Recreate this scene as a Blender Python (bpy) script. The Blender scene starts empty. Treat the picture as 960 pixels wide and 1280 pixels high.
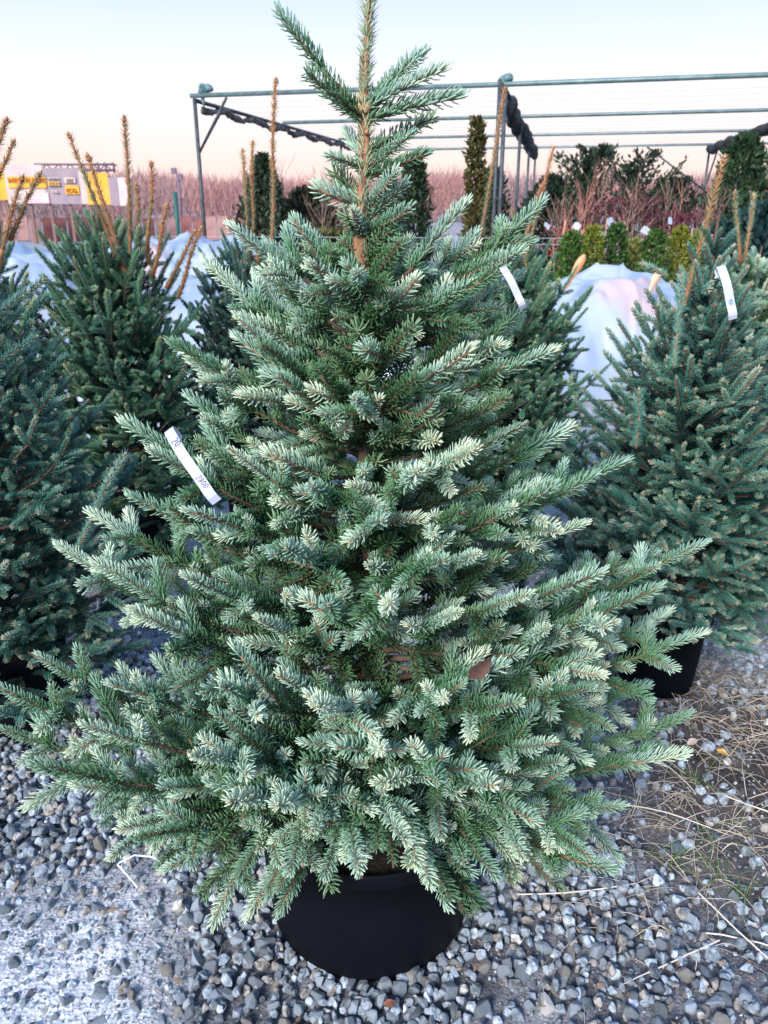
import bpy, bmesh, math, random
import numpy as np
from mathutils import Vector, Matrix, Euler, noise

random.seed(7)
S = bpy.context.scene
COL = S.collection
R = math.radians

# ------------------------------------------------------------------ camera
CAMH, PITCH, FPX = 1.4, R(21.0), 1000.0
cam_d = bpy.data.cameras.new('camera'); cam = bpy.data.objects.new('camera', cam_d); COL.objects.link(cam)
cam.location = (0, 0, CAMH); cam.rotation_euler = (R(90) - PITCH, 0, 0)
cam_d.sensor_fit = 'VERTICAL'; cam_d.sensor_height = 36; cam_d.lens = 36 * FPX / 1280
cam_d.clip_start = 0.02; cam_d.clip_end = 3000
cam_d.dof.use_dof = True; cam_d.dof.focus_distance = 1.45; cam_d.dof.aperture_fstop = 9
S.camera = cam

# ------------------------------------------------------------------ sky, sun, exposure
SUN_EL, SUN_AZ = R(32), R(208)          # azimuth clockwise from +Y: behind the camera, to the left
W = bpy.data.worlds.new('World'); S.world = W; W.use_nodes = True
nt = W.node_tree; N = nt.nodes; LK = nt.links; N.clear()
out = N.new('ShaderNodeOutputWorld'); bg = N.new('ShaderNodeBackground'); LK.new(bg.outputs[0], out.inputs[0])
sky = N.new('ShaderNodeTexSky'); sky.sky_type = 'NISHITA'; sky.sun_disc = False
sky.sun_elevation = SUN_EL; sky.sun_rotation = SUN_AZ; sky.air_density = 1.0; sky.dust_density = 1.5; sky.ozone_density = 2.0
tc = N.new('ShaderNodeTexCoord'); sp = N.new('ShaderNodeSeparateXYZ'); LK.new(tc.outputs['Generated'], sp.inputs[0])
rp = N.new('ShaderNodeValToRGB'); LK.new(sp.outputs['Z'], rp.inputs[0])
cr = rp.color_ramp; cr.elements[0].position = 0.0; cr.elements[0].color = (8.6, 6.3, 6.0, 1)
cr.elements[1].position = 0.7; cr.elements[1].color = (2.6, 4.9, 9.6, 1)
for p, c in ((0.04, (9.3, 7.0, 6.5, 1)), (0.09, (9.2, 7.8, 7.7, 1)), (0.14, (7.8, 8.1, 9.1, 1)), (0.20, (6.3, 7.2, 9.6, 1)), (0.38, (4.6, 6.4, 9.8, 1))):
    e = cr.elements.new(p); e.color = c
mx = N.new('ShaderNodeMix'); mx.data_type = 'RGBA'; mx.inputs[0].default_value = 0.88
LK.new(sky.outputs[0], mx.inputs[6]); LK.new(rp.outputs[0], mx.inputs[7]); LK.new(mx.outputs[2], bg.inputs[0])
bg.inputs[1].default_value = 0.105
sl = bpy.data.lights.new('sun', 'SUN'); so = bpy.data.objects.new('sun', sl); COL.objects.link(so)
sl.energy = 4.4; sl.angle = R(18); sl.color = (1.0, 0.95, 0.90)
so.rotation_euler = (R(90) - SUN_EL, 0, -SUN_AZ + R(180))
so.location = (-3, -6, 5)
S.view_settings.view_transform = 'Standard'; S.view_settings.look = 'None'
S.view_settings.exposure = 0.38; S.view_settings.gamma = 1
S.cycles.max_bounces = 6; S.cycles.diffuse_bounces = 3; S.cycles.glossy_bounces = 3
S.cycles.transparent_max_bounces = 8; S.cycles.transmission_bounces = 4

# ------------------------------------------------------------------ helpers
CP, SP_ = math.cos(PITCH), math.sin(PITCH)
def ray(px, py):
    u = (px - 480) / FPX; v = (640 - py) / FPX
    return Vector((u, CP + v * SP_, -SP_ + v * CP))
def atY(px, py, Y):
    d = ray(px, py); return Vector((0, 0, CAMH)) + d * (Y / d.y)
def atZ(px, py, z):
    d = ray(px, py); return Vector((0, 0, CAMH)) + d * ((z - CAMH) / d.z)

class MB:
    """collects vertices and polygons, links them as one mesh"""
    def __init__(self): self.v = []; self.f = []; self.m = []; self.n = 0; self.c = []
    def add(self, V, F, mi=0, col=None):
        V = np.asarray(V, dtype=np.float32).reshape(-1, 3)
        self.v.append(V)
        for f in F: self.f.append(tuple(i + self.n for i in f)); self.m.append(mi)
        self.n += len(V)
        c = np.ones((len(V), 4), np.float32)
        if col is not None: c[:, :3] = col
        self.c.append(c)
    def addarr(self, V, F, mi=0, col=None):   # F int array (n,3)
        V = np.asarray(V, dtype=np.float32).reshape(-1, 3); self.v.append(V)
        FF = (np.asarray(F) + self.n).tolist()
        self.f.extend(FF); self.m.extend([mi] * len(FF)); self.n += len(V)
        c = np.ones((len(V), 4), np.float32)
        if col is not None: c[:, :3] = col
        self.c.append(c)
    def mesh(self, name, mats, smooth=True, attr=False):
        me = bpy.data.meshes.new(name)
        V = np.concatenate(self.v) if self.v else np.zeros((0, 3))
        me.from_pydata(V.tolist(), [], self.f)
        for m in mats: me.materials.append(m)
        me.polygons.foreach_set('material_index', self.m)
        me.polygons.foreach_set('use_smooth', [smooth] * len(self.f))
        if attr:
            a = me.attributes.new('sh', 'FLOAT_COLOR', 'POINT'); a.data.foreach_set('color', np.concatenate(self.c).ravel())
        me.update(); return me
    def obj(self, name, mats, parent=None, loc=None, smooth=True, attr=False):
        if not isinstance(mats, (list, tuple)): mats = [mats]
        return link(name, self.mesh(name, mats, smooth, attr), parent, loc)

def link(name, me, parent=None, loc=None):
    o = bpy.data.objects.new(name, me); COL.objects.link(o)
    if parent: o.parent = parent
    if loc is not None: o.location = loc
    return o
def tag(o, label=None, cat=None, group=None, kind=None):
    if label: o['label'] = label
    if cat: o['category'] = cat
    if group: o['group'] = group
    if kind: o['kind'] = kind
    return o
def thing(name, loc, label, cat, group=None):
    return tag(link(name, None, None, loc), label, cat, group)

def frames(pts):
    P = np.asarray(pts, dtype=float); T = np.gradient(P, axis=0); T /= (np.linalg.norm(T, axis=1)[:, None] + 1e-9)
    ref = np.array([0, 0, 1.0]) if abs(T[0][2]) < 0.9 else np.array([1.0, 0, 0])
    U = np.cross(T, ref); U /= (np.linalg.norm(U, axis=1)[:, None] + 1e-9); Vv = np.cross(T, U)
    return P, T, U, Vv
def tube(mb, pts, rad, sides=6, mi=0, col=None, caps=True):
    P, T, U, Vv = frames(pts); n = len(P)
    r = np.broadcast_to(np.asarray(rad, dtype=float), (n,))
    a = np.arange(sides) * 2 * math.pi / sides
    V = P[:, None, :] + r[:, None, None] * (np.cos(a)[None, :, None] * U[:, None, :] + np.sin(a)[None, :, None] * Vv[:, None, :])
    F = []
    for i in range(n - 1):
        for j in range(sides):
            k = (j + 1) % sides
            F.append((i * sides + j, (i + 1) * sides + j, (i + 1) * sides + k, i * sides + k))
    if caps: F.append(tuple(range(sides))); F.append(tuple((n - 1) * sides + j for j in reversed(range(sides))))
    mb.add(V, F, mi, col)
def lathe(mb, prof, seg=40, mi=0, center=(0, 0)):
    V = []; F = []
    for (r, z) in prof:
        for j in range(seg):
            a = 2 * math.pi * j / seg; V.append((center[0] + r * math.cos(a), center[1] + r * math.sin(a), z))
    for i in range(len(prof) - 1):
        for j in range(seg):
            k = (j + 1) % seg; F.append((i * seg + j, i * seg + k, (i + 1) * seg + k, (i + 1) * seg + j))
    mb.add(V, F, mi)
def box(mb, c, s, mi=0, rz=0):
    x, y, z = s[0] / 2, s[1] / 2, s[2] / 2; V = []
    for a in (-x, x):
        for b in (-y, y):
            for d in (-z, z):
                V.append((c[0] + a * math.cos(rz) - b * math.sin(rz), c[1] + a * math.sin(rz) + b * math.cos(rz), c[2] + d))
    mb.add(V, [(0, 1, 3, 2), (4, 6, 7, 5), (0, 4, 5, 1), (2, 3, 7, 6), (0, 2, 6, 4), (1, 5, 7, 3)], mi)

# ------------------------------------------------------------------ materials
def mat(name, col, rough=0.6, spec=0.3, metal=0.0):
    m = bpy.data.materials.new(name); m.use_nodes = True
    b = m.node_tree.nodes['Principled BSDF']
    b.inputs['Base Color'].default_value = (*col, 1); b.inputs['Roughness'].default_value = rough
    b.inputs['Specular IOR Level'].default_value = spec; b.inputs['Metallic'].default_value = metal
    return m
def noisy(name, c1, c2, scale=20, rough=0.7, bump=0.3, bscale=None, dist=0.004, spec=0.3, metal=0.0, detail=6, coord='Object'):
    m = mat(name, c1, rough, spec, metal); t = m.node_tree; n = t.nodes; b = n['Principled BSDF']
    tcn = n.new('ShaderNodeTexCoord'); nz = n.new('ShaderNodeTexNoise'); nz.inputs['Scale'].default_value = scale; nz.inputs['Detail'].default_value = detail
    t.links.new(tcn.outputs[coord], nz.inputs['Vector'])
    r = n.new('ShaderNodeValToRGB'); r.color_ramp.elements[0].position = 0.35; r.color_ramp.elements[1].position = 0.68
    r.color_ramp.elements[0].color = (*c1, 1); r.color_ramp.elements[1].color = (*c2, 1)
    t.links.new(nz.outputs['Fac'], r.inputs[0]); t.links.new(r.outputs[0], b.inputs['Base Color'])
    if bump:
        nb = n.new('ShaderNodeTexNoise'); nb.inputs['Scale'].default_value = bscale or scale * 3; nb.inputs['Detail'].default_value = 5
        t.links.new(tcn.outputs[coord], nb.inputs['Vector'])
        bp = n.new('ShaderNodeBump'); bp.inputs['Strength'].default_value = bump; bp.inputs['Distance'].default_value = dist
        t.links.new(nb.outputs['Fac'], bp.inputs['Height']); t.links.new(bp.outputs[0], b.inputs['Normal'])
    return m
def needle_mat(name, deep, mid, pale, tip, rough=0.42, palebias=0.0):
    """needles: greener at the base of the shoot, glaucous wax towards the young tip"""
    m = mat(name, mid, rough, 0.35); t = m.node_tree; n = t.nodes; L = t.links; b = n['Principled BSDF']
    at = n.new('ShaderNodeAttribute'); at.attribute_name = 'sh'
    s = n.new('ShaderNodeSeparateColor'); L.new(at.outputs['Color'], s.inputs[0])
    oi = n.new('ShaderNodeObjectInfo'); geo = n.new('ShaderNodeNewGeometry')
    nz = n.new('ShaderNodeTexNoise'); nz.inputs['Scale'].default_value = 7; nz.inputs['Detail'].default_value = 3
    L.new(geo.outputs['Position'], nz.inputs['Vector'])
    def math_(op, a, bb):
        q = n.new('ShaderNodeMath'); q.operation = op
        for i, x in enumerate((a, bb)):
            if isinstance(x, (int, float)): q.inputs[i].default_value = x
            else: L.new(x, q.inputs[i])
        return q.outputs[0]
    # factor = .55*along + .2*needle rnd + .15*u + .35*(obj random -.5) + .5*(noise -.5)
    f = math_('MULTIPLY', s.outputs[0], 0.50)
    f = math_('ADD', f, math_('MULTIPLY', s.outputs[1], 0.18))
    f = math_('ADD', f, math_('MULTIPLY', s.outputs[2], 0.14))
    f = math_('ADD', f, math_('MULTIPLY', oi.outputs['Random'], 0.46))
    f = math_('ADD', f, math_('MULTIPLY', math_('SUBTRACT', nz.outputs['Fac'], 0.5), 0.7))
    f = math_('ADD', f, palebias - 0.165)
    r = n.new('ShaderNodeValToRGB'); L.new(f, r.inputs[0]); e = r.color_ramp.elements
    e[0].position = 0.08; e[0].color = (*deep, 1); e[1].position = 0.98; e[1].color = (*tip, 1)
    q = e.new(0.42); q.color = (*mid, 1); q = e.new(0.76); q.color = (*pale, 1)
    hs = n.new('ShaderNodeHueSaturation')
    nz2 = n.new('ShaderNodeTexNoise'); nz2.inputs['Scale'].default_value = 3.1; L.new(geo.outputs['Position'], nz2.inputs['Vector'])
    h = math_('ADD', math_('MULTIPLY', nz2.outputs['Fac'], 0.10), 0.45); L.new(h, hs.inputs['Hue'])
    L.new(r.outputs[0], hs.inputs['Color']); L.new(hs.outputs[0], b.inputs['Base Color'])
    return m

M = {}
M['bark'] = noisy('bark', (0.055, 0.035, 0.027), (0.17, 0.11, 0.08), 40, 0.85, 0.8, 90, 0.003)
M['twig'] = noisy('twig_bark', (0.24, 0.105, 0.055), (0.36, 0.18, 0.10), 60, 0.7, 0.3)
M['twig_dark'] = noisy('old_twig_bark', (0.09, 0.055, 0.045), (0.20, 0.12, 0.09), 60, 0.8, 0.4)
M['twig_mid'] = noisy('brown_twig_bark', (0.15, 0.075, 0.045), (0.26, 0.14, 0.09), 60, 0.7, 0.3)
M['twig_red'] = noisy('leader_bark', (0.22, 0.075, 0.038), (0.42, 0.16, 0.07), 50, 0.65, 0.4)
M['bud'] = noisy('bud', (0.24, 0.12, 0.06), (0.50, 0.30, 0.17), 200, 0.6, 0.2)
M['blue_new'] = needle_mat('glaucous_young_needles', (0.026, 0.095, 0.034), (0.115, 0.26, 0.135), (0.32, 0.49, 0.385), (0.60, 0.72, 0.53), palebias=0.12)
M['blue_old'] = needle_mat('green_older_needles', (0.016, 0.056, 0.020), (0.055, 0.145, 0.056), (0.13, 0.26, 0.13), (0.24, 0.36, 0.20), palebias=0.0)
M['teal_new'] = needle_mat('teal_young_needles', (0.018, 0.085, 0.068), (0.058, 0.19, 0.15), (0.15, 0.32, 0.25), (0.42, 0.50, 0.36), palebias=0.0)
M['teal_old'] = needle_mat('teal_older_needles', (0.007, 0.036, 0.034), (0.018, 0.080, 0.070), (0.045, 0.14, 0.12), (0.1, 0.19, 0.15))
M['green_new'] = needle_mat('dark_green_young_needles', (0.018, 0.09, 0.058), (0.058, 0.20, 0.125), (0.15, 0.33, 0.21), (0.38, 0.47, 0.24))
M['green_old'] = needle_mat('dark_green_older_needles', (0.006, 0.036, 0.028), (0.016, 0.075, 0.058), (0.04, 0.125, 0.09), (0.08, 0.17, 0.11))
M['pot'] = noisy('black_plastic', (0.003, 0.004, 0.007), (0.005, 0.006, 0.010), 8, 0.6, 0.08, 60, 0.0006, spec=0.07)
M['soil'] = noisy('potting_soil', (0.006, 0.005, 0.004), (0.02, 0.015, 0.012), 60, 0.95, 1.0, 80, 0.01)

# ------------------------------------------------------------------ needle shoots
def shoot_mesh(name, L, mats, seed, nl=0.019, dens=15, width=0.00085, upsweep=0.3, a0=66, a1=22, buds=1, young=True, stem=0.0019, budsize=0.0028):
    g = np.random.RandomState(seed); mb = MB()
    bend = g.uniform(-0.4, 0.6); by = g.uniform(-0.4, 0.4)
    def ax(x): return np.stack([x, by * x * x, bend * x * x], -1)
    xs = np.linspace(0, L, 5)
    tube(mb, ax(xs), np.linspace(stem * 1.25, stem * 0.8, 5), 5, 0)
    n = int(L * 100 * dens)
    i = np.arange(n); t = (i + 0.5) / n
    phi = i * 2.39996 + g.uniform(-0.35, 0.35, n)
    base = ax(t * L)
    rad = np.stack([np.zeros(n), np.cos(phi), np.sin(phi) * 0.85 + upsweep], -1)
    rad /= np.linalg.norm(rad, axis=1)[:, None]
    ang = np.radians(a0 + (a1 - a0) * np.clip((t - 0.72) / 0.28, 0, 1) ** 1.4 + g.uniform(-9, 9, n))
    X = np.zeros((n, 3)); X[:, 0] = 1; X[:, 2] = 2 * bend * t * L; X[:, 1] = 2 * by * t * L
    d1 = X * np.cos(ang)[:, None] + rad * np.sin(ang)[:, None]
    d2 = d1 + 0.42 * X + np.array([0, 0, 0.10]); d2 /= np.linalg.norm(d2, axis=1)[:, None]
    d1 /= np.linalg.norm(d1, axis=1)[:, None]
    ln = nl * (0.82 + 0.26 * g.rand(n)) * np.where(np.sin(phi) < -0.5, 0.78, 1.0) * (1 - 0.25 * np.clip((t - 0.85) / 0.15, 0, 1)) * np.clip(0.7 + t * 3, 0, 1)
    s1 = np.cross(d1, X); s1 /= np.linalg.norm(s1, axis=1)[:, None] + 1e-9; s2 = np.cross(d1, s1)
    mid = base + d1 * (ln * 0.5)[:, None]; mid2 = mid + d2 * (ln * 0.33)[:, None]; tip = mid + d2 * (ln * 0.5)[:, None]
    rings = []
    for c, w in ((base, 0.7), (mid, 1.05), (mid2, 0.85)):
        for k in range(3):
            a = 2 * math.pi * k / 3 + 0.5
            rings.append(c + width * w * (math.cos(a) * 1.15 * s1 + math.sin(a) * 0.8 * s2))
    V = np.stack(rings + [tip], 1)            # n,10,3
    F = []
    for q in (0, 3):
        for k in range(3):
            j = (k + 1) % 3
            F += [(q + k, q + j, q + 3 + j), (q + k, q + 3 + j, q + 3 + k)]
    for k in range(3): F.append((6 + k, 6 + (k + 1) % 3, 9))
    F = np.array(F); FF = (F[None] + (np.arange(n) * 10)[:, None, None]).reshape(-1, 3)
    col = np.zeros((n, 10, 3), np.float32); col[:, :, 0] = t[:, None]; col[:, :, 1] = g.rand(n)[:, None]
    col[:, :, 2] = np.array([0] * 3 + [0.5] * 3 + [0.8] * 3 + [1.0])
    mb.addarr(V.reshape(-1, 3), FF, 1, col.reshape(-1, 3))
    if buds:
        e = ax(np.array([L]))[0]
        for k in range(buds):
            off = np.zeros(3) if k == 0 else np.array([-0.004, math.cos(k * 2.1) * 0.0035, math.sin(k * 2.1) * 0.0035])
            dirn = np.array([1, 0, 0]) if k == 0 else np.array([0.7, math.cos(k * 2.1) * .6, math.sin(k * 2.1) * .6])
            s = budsize * (1 if k == 0 else 0.75)
            tube(mb, [e + off + dirn * s * q for q in (-0.8, 0.2, 1.2, 2.2)], [s * .6, s, s * .85, s * .12], 5, 2)
    me = mb.mesh(name, mats, True, True); return me

KLEN = (0.042, 0.062, 0.088, 0.12)
class Species:
    def __init__(self, key, new, old, seed, **kw):
        self.lib = {'new': [], 'old': []}; self.key = key; buds = kw.pop('buds', 1)
        gg = random.Random(seed)
        for k, L in enumerate(KLEN):
            for v in range(3):
                self.lib['new'].append(shoot_mesh('shoot', L, [M['twig'] if key == 'blue' else M['twig_mid'], new, M['bud']], seed + k * 10 + v, buds=buds, **{**kw, 'nl': kw.get('nl', .019) * (0.82, 1.0, 1.14)[v], 'a0': kw.get('a0', 66) + (6, -2, -12)[v], 'upsweep': kw.get('upsweep', .3) + (0, .15, .35)[v], 'dens': kw.get('dens', 15) * (1.12, 1, .9)[v]}))
                kk = dict(kw); kk['a0'] = kw.get('a0', 66) - 2; kk['dens'] = kw.get('dens', 15) * 0.8; kk['nl'] = kw.get('nl', 0.019) * (0.8, .95, 1.05)[v]; kk['dens'] *= (.6, .95, 1.1)[v]; kk['a1'] = kk['a0'] - 8
                self.lib['old'].append(shoot_mesh('shoot', L, [M['twig_dark'], old, M['bud']], seed + 500 + k * 10 + v, buds=0, **kk))
        self.src = {}

def bezier(p0, p1, sag, n, wob, rng):
    """a bough axis from p0 to p1; sag > 0 arches it below its chord and lets the tip turn up"""
    p0 = Vector(p0); p1 = Vector(p1); L = (p1 - p0).length
    pts = []
    side = (p1 - p0).cross(Vector((0, 0, 1))); side = side.normalized() if side.length > 1e-5 else Vector((1, 0, 0))
    w1 = rng.uniform(-wob, wob) * L; w2 = rng.uniform(-wob, wob) * L
    for i in range(n + 1):
        t = i / n
        p = p0.lerp(p1, t) + Vector((0, 0, -sag * L * math.sin(math.pi * t) )) + side * (w1 * math.sin(math.pi * t) + w2 * math.sin(2 * math.pi * t))
        pts.append(p)
    return pts

class Tree:
    def __init__(self, loc, label, group, species, seed, cat='spruce tree', twig=None):
        self.root = thing('spruce_tree', loc, label, cat, group); self.loc = Vector(loc)
        self.sp = species; self.rng = random.Random(seed); self.shoots = []; self.branches = []
        self.seg = 0.098; self.bare = 0.28; self.spread = 50; self.fill = 1.0; self.maxord = 3; self.kl = 0.60
    inner = False; rfun = None
    def put(self, bi, p, d, up, L, kind):
        if self.inner and kind == 'new' and self.rng.random() < .38: kind = 'old'
        if self.rfun and kind == 'new' and math.hypot(p.x, p.y) < .62 * self.rfun(p.z) and self.rng.random() < .30: kind = 'old'
        self.shoots.append((bi, p.copy(), d.copy(), up.copy(), L, kind))
    def lateral(self, bi, mb, p, d, up, length, order):
        rng = self.rng
        ns = max(1, round(length / self.seg)); sl = length / ns; d = d.normalized(); pts = [p.copy()]
        for i in range(ns):
            self.put(bi, p, d, up, sl, 'new' if i == ns - 1 else 'old')
            p = p + d * sl; pts.append(p.copy())
            if i < ns - 1:
                rem = length - sl * (i + 1)
                if order < self.maxord: self.sides(bi, mb, p, d, up, rem, order, sl)
                d = (d + up * rng.uniform(-0.03, 0.10) + Vector((rng.uniform(-.07, .07), rng.uniform(-.07, .07), rng.uniform(-.05, .05)))).normalized()
        if len(pts) > 2: tube(mb, pts, np.linspace(0.0028, 0.0018, len(pts)), 5, 1)
    def sides(self, bi, mb, p, d, up, rem, order, sl, both=True):
        rng = self.rng; s = d.cross(up).normalized(); u2 = s.cross(d).normalized()
        for sg in (-1, 1):
            if rng.random() > 0.93 * self.fill: continue
            a = R(self.spread + rng.uniform(-9, 9)); L = max(rem * self.kl * rng.uniform(0.8, 1.15), rng.uniform(0.034, 0.068))
            L = min(L, 0.26)
            nd = d * math.cos(a) + (s * sg + u2 * rng.uniform(-0.3, 0.6)).normalized() * math.sin(a)
            self.lateral(bi, mb, p, nd, u2, L, order + 1)
        if rng.random() < 0.7 * self.fill:
            a = R(48 + rng.uniform(-12, 12)); sg = 1 if rng.random() < 0.7 else -1
            nd = d * math.cos(a) + (u2 * sg + s * rng.uniform(-0.6, 0.6)).normalized() * math.sin(a)
            self.lateral(bi, mb, p, nd, u2, min(max(rem * 0.3, 0.038), 0.08), order + 2)
    def bough(self, p0, p1, sag=0.10, bare=None, wob=0.05, simple=False, rb=None, upv=None):
        rng = self.rng; p0 = Vector(p0) - self.loc; p1 = Vector(p1) - self.loc
        L = (p1 - p0).length; ns = max(1, round(L / (self.seg * 1.05))); pts = bezier(p0, p1, sag, ns, wob, rng)
        bi = len(self.branches); mb = MB(); up = Vector((rng.uniform(-.5, .5), rng.uniform(-.75, .35), 1)).normalized()
        rb = rb or (0.003 + 0.0075 * L)
        tube(mb, [p - p0 for p in pts], np.linspace(rb, 0.0017, len(pts)), 6, 0)
        mbl = MB(); bare = self.bare if bare is None else bare
        class Off:                                        # laterals are stored relative to the bough's base
            pass
        for i in range(ns):
            d = (pts[i + 1] - pts[i]); sl = d.length; d.normalize(); f = (i + 0.5) / ns
            if f > bare: self.put(bi, pts[i], d, up, sl, 'new' if i == ns - 1 else 'old')
            rem = L * (1 - (i + 1) / ns)
            if not simple and i < ns - 1 and f > bare * 0.6:
                self.sides(bi, mbl, pts[i + 1], (pts[i + 1] - pts[i]).normalized(), up, rem, 1, sl)
                if rem > 0.1 and rng.random() < 0.8 * self.fill:      # short side twig part way along the year's growth
                    s = d.cross(up).normalized() * (1 if rng.random() < .5 else -1)
                    nd = d * 0.6 + s * 0.7 + up * rng.uniform(-0.2, 0.5)
                    self.lateral(bi, mbl, pts[i] + d * sl * 0.5, nd, up, min(rem * 0.35, 0.12), 2)
        if mbl.n:
            for a in mbl.v: a -= np.array(p0, dtype=np.float32)
            base = mb.n
            for a, c in zip(mbl.v, mbl.c): mb.v.append(a); mb.c.append(c)
            for f_ in mbl.f: mb.f.append(tuple(i + base for i in f_)); mb.m.append(1)
            mb.n += mbl.n
        o = mb.obj('branch', [M['bark'], M['twig_dark']], self.root, p0)
        self.branches.append((o, p0)); return o
    def finish(self, nobj=300):
        """the shoots that show largest become parts of their branch; the rest one foliage mass"""
        rng = self.rng; C = Vector((0, 0, CAMH)); sc = []
        for k, (bi, p, d, up, L, kind) in enumerate(self.shoots):
            w = p + self.loc; dist = (w - C).length
            outward = Vector((p.x, p.y, 0)).dot(Vector((-w.x, -w.y, 0)).normalized())
            vis = 1.0 if kind == 'new' else 0.45
            sc.append((-(L / dist) * vis * (1 + 0.8 * outward), k))
        sc.sort(); pick = set(k for _, k in sc[:nobj]); P = []; Rt = []; Sc = []; Kd = []; Ix = []
        for k, (bi, p, d, up, L, kind) in enumerate(self.shoots):
            j = min(range(4), key=lambda q: abs(KLEN[q] - L)); v = j * 3 + rng.randrange(3); sc_ = L / KLEN[j] * rng.uniform(0.88, 1.18)
            x = d.normalized(); y = up.cross(x)
            if y.length < 0.05: y = Vector((0, 1, 0)).cross(x)
            y.normalize(); z = x.cross(y); a = rng.uniform(-0.35, 0.35)
            y2 = y * math.cos(a) + z * math.sin(a); z = x.cross(y2)
            rot = Matrix((x, y2, z)).transposed().to_euler()
            key = (kind, v)
            if k in pick or key not in self.sp.src:
                o = bpy.data.objects.new('shoot', self.sp.lib[kind][v]); COL.objects.link(o)
                br, b0 = self.branches[bi]; o.parent = br; o.location = p - b0; o.rotation_euler = rot; o.scale = (sc_,) * 3
                if key not in self.sp.src: self.sp.src[key] = o
            else:
                P.append(p[:]); Rt.append(rot[:]); Sc.append(sc_); Kd.append(0 if kind == 'new' else 1); Ix.append(v)
        me = bpy.data.meshes.new('foliage'); me.from_pydata(P, [], [])
        a = me.attributes.new('rot', 'FLOAT_VECTOR', 'POINT'); a.data.foreach_set('vector', np.array(Rt, dtype=np.float32).ravel())
        a = me.attributes.new('scl', 'FLOAT', 'POINT'); a.data.foreach_set('value', np.array(Sc, dtype=np.float32))
        a = me.attributes.new('knd', 'INT', 'POINT'); a.data.foreach_set('value', np.array(Kd, dtype=np.int32))
        a = me.attributes.new('idx', 'INT', 'POINT'); a.data.foreach_set('value', np.array(Ix, dtype=np.int32))
        fo = link('foliage', me, self.root); fo['kind'] = 'stuff'
        md = fo.modifiers.new('shoots', 'NODES'); md.node_group = self.group()
        print('TREE', self.sp.key, len(self.branches), 'branches', len(self.shoots), 'shoots')
    def group(self):
        sp = self.sp
        if getattr(sp, 'ng', None): return sp.ng
        g = bpy.data.node_groups.new('shoots_' + sp.key, 'GeometryNodeTree'); sp.ng = g
        g.interface.new_socket('Geometry', in_out='INPUT', socket_type='NodeSocketGeometry')
        g.interface.new_socket('Geometry', in_out='OUTPUT', socket_type='NodeSocketGeometry')
        n = g.nodes; L = g.links; gi = n.new('NodeGroupInput'); go = n.new('NodeGroupOutput'); jo = n.new('GeometryNodeJoinGeometry')
        def attr(nm, ty):
            q = n.new('GeometryNodeInputNamedAttribute'); q.data_type = ty; q.inputs[0].default_value = nm; return q.outputs[0]
        e2r = n.new('FunctionNodeEulerToRotation'); L.new(attr('rot', 'FLOAT_VECTOR'), e2r.inputs[0])
        for ki, kind in enumerate(('new', 'old')):
            j2 = n.new('GeometryNodeJoinGeometry')
            for v in range(11, -1, -1):
                src = sp.src.get((kind, v))
                if src is None:      # a length this tree never grew: any shoot object of the kind stands in
                    src = next((o for (k2, _), o in sp.src.items() if k2 == kind))
                oi = n.new('GeometryNodeObjectInfo'); oi.inputs['Object'].default_value = src; oi.inputs['As Instance'].default_value = False
                gt = n.new('GeometryNodeGeometryToInstance'); L.new(oi.outputs['Geometry'], gt.inputs[0]); L.new(gt.outputs[0], j2.inputs[0])
            cmp = n.new('FunctionNodeCompare'); cmp.data_type = 'INT'; cmp.operation = 'EQUAL'
            L.new(attr('knd', 'INT'), cmp.inputs[2]); cmp.inputs[3].default_value = ki
            ip = n.new('GeometryNodeInstanceOnPoints'); L.new(gi.outputs[0], ip.inputs['Points']); L.new(cmp.outputs[0], ip.inputs['Selection'])
            L.new(j2.outputs[0], ip.inputs['Instance']); ip.inputs['Pick Instance'].default_value = True
            L.new(attr('idx', 'INT'), ip.inputs['Instance Index']); L.new(e2r.outputs[0], ip.inputs['Rotation']); L.new(attr('scl', 'FLOAT'), ip.inputs['Scale'])
            L.new(ip.outputs[0], jo.inputs[0])
        L.new(jo.outputs[0], go.inputs[0]); return g

def pot(root, r1, r0, h, lip=0.012, soil=True):
    mb = MB(); t = 0.004
    lathe(mb, [(0.0, 0.006), (r0 * 0.9, 0.004), (r0 * 0.97, 0.010), (r0, 0.025), (r0 + (r1 - r0) * .5, h * .5), (r1 - 0.003, h - 0.035), (r1 + lip * .6, h - 0.033), (r1 + lip, h - 0.028),
               (r1 + lip, h - 0.003), (r1 + lip * .7, h), (r1, h), (r1 - t, h - 0.004), (r1 - t, h - 0.05)], 64)
    p = mb.obj('pot', M['pot'], root)
    if soil:
        ms = MB(); lathe(ms, [(r1 - t - 0.001, h - 0.03), (r1 * .7, h - 0.022), (r1 * .3, h - 0.018), (0.001, h - 0.016)], 40); ms.obj('potting_soil', M['soil'], root)
    return p

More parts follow.
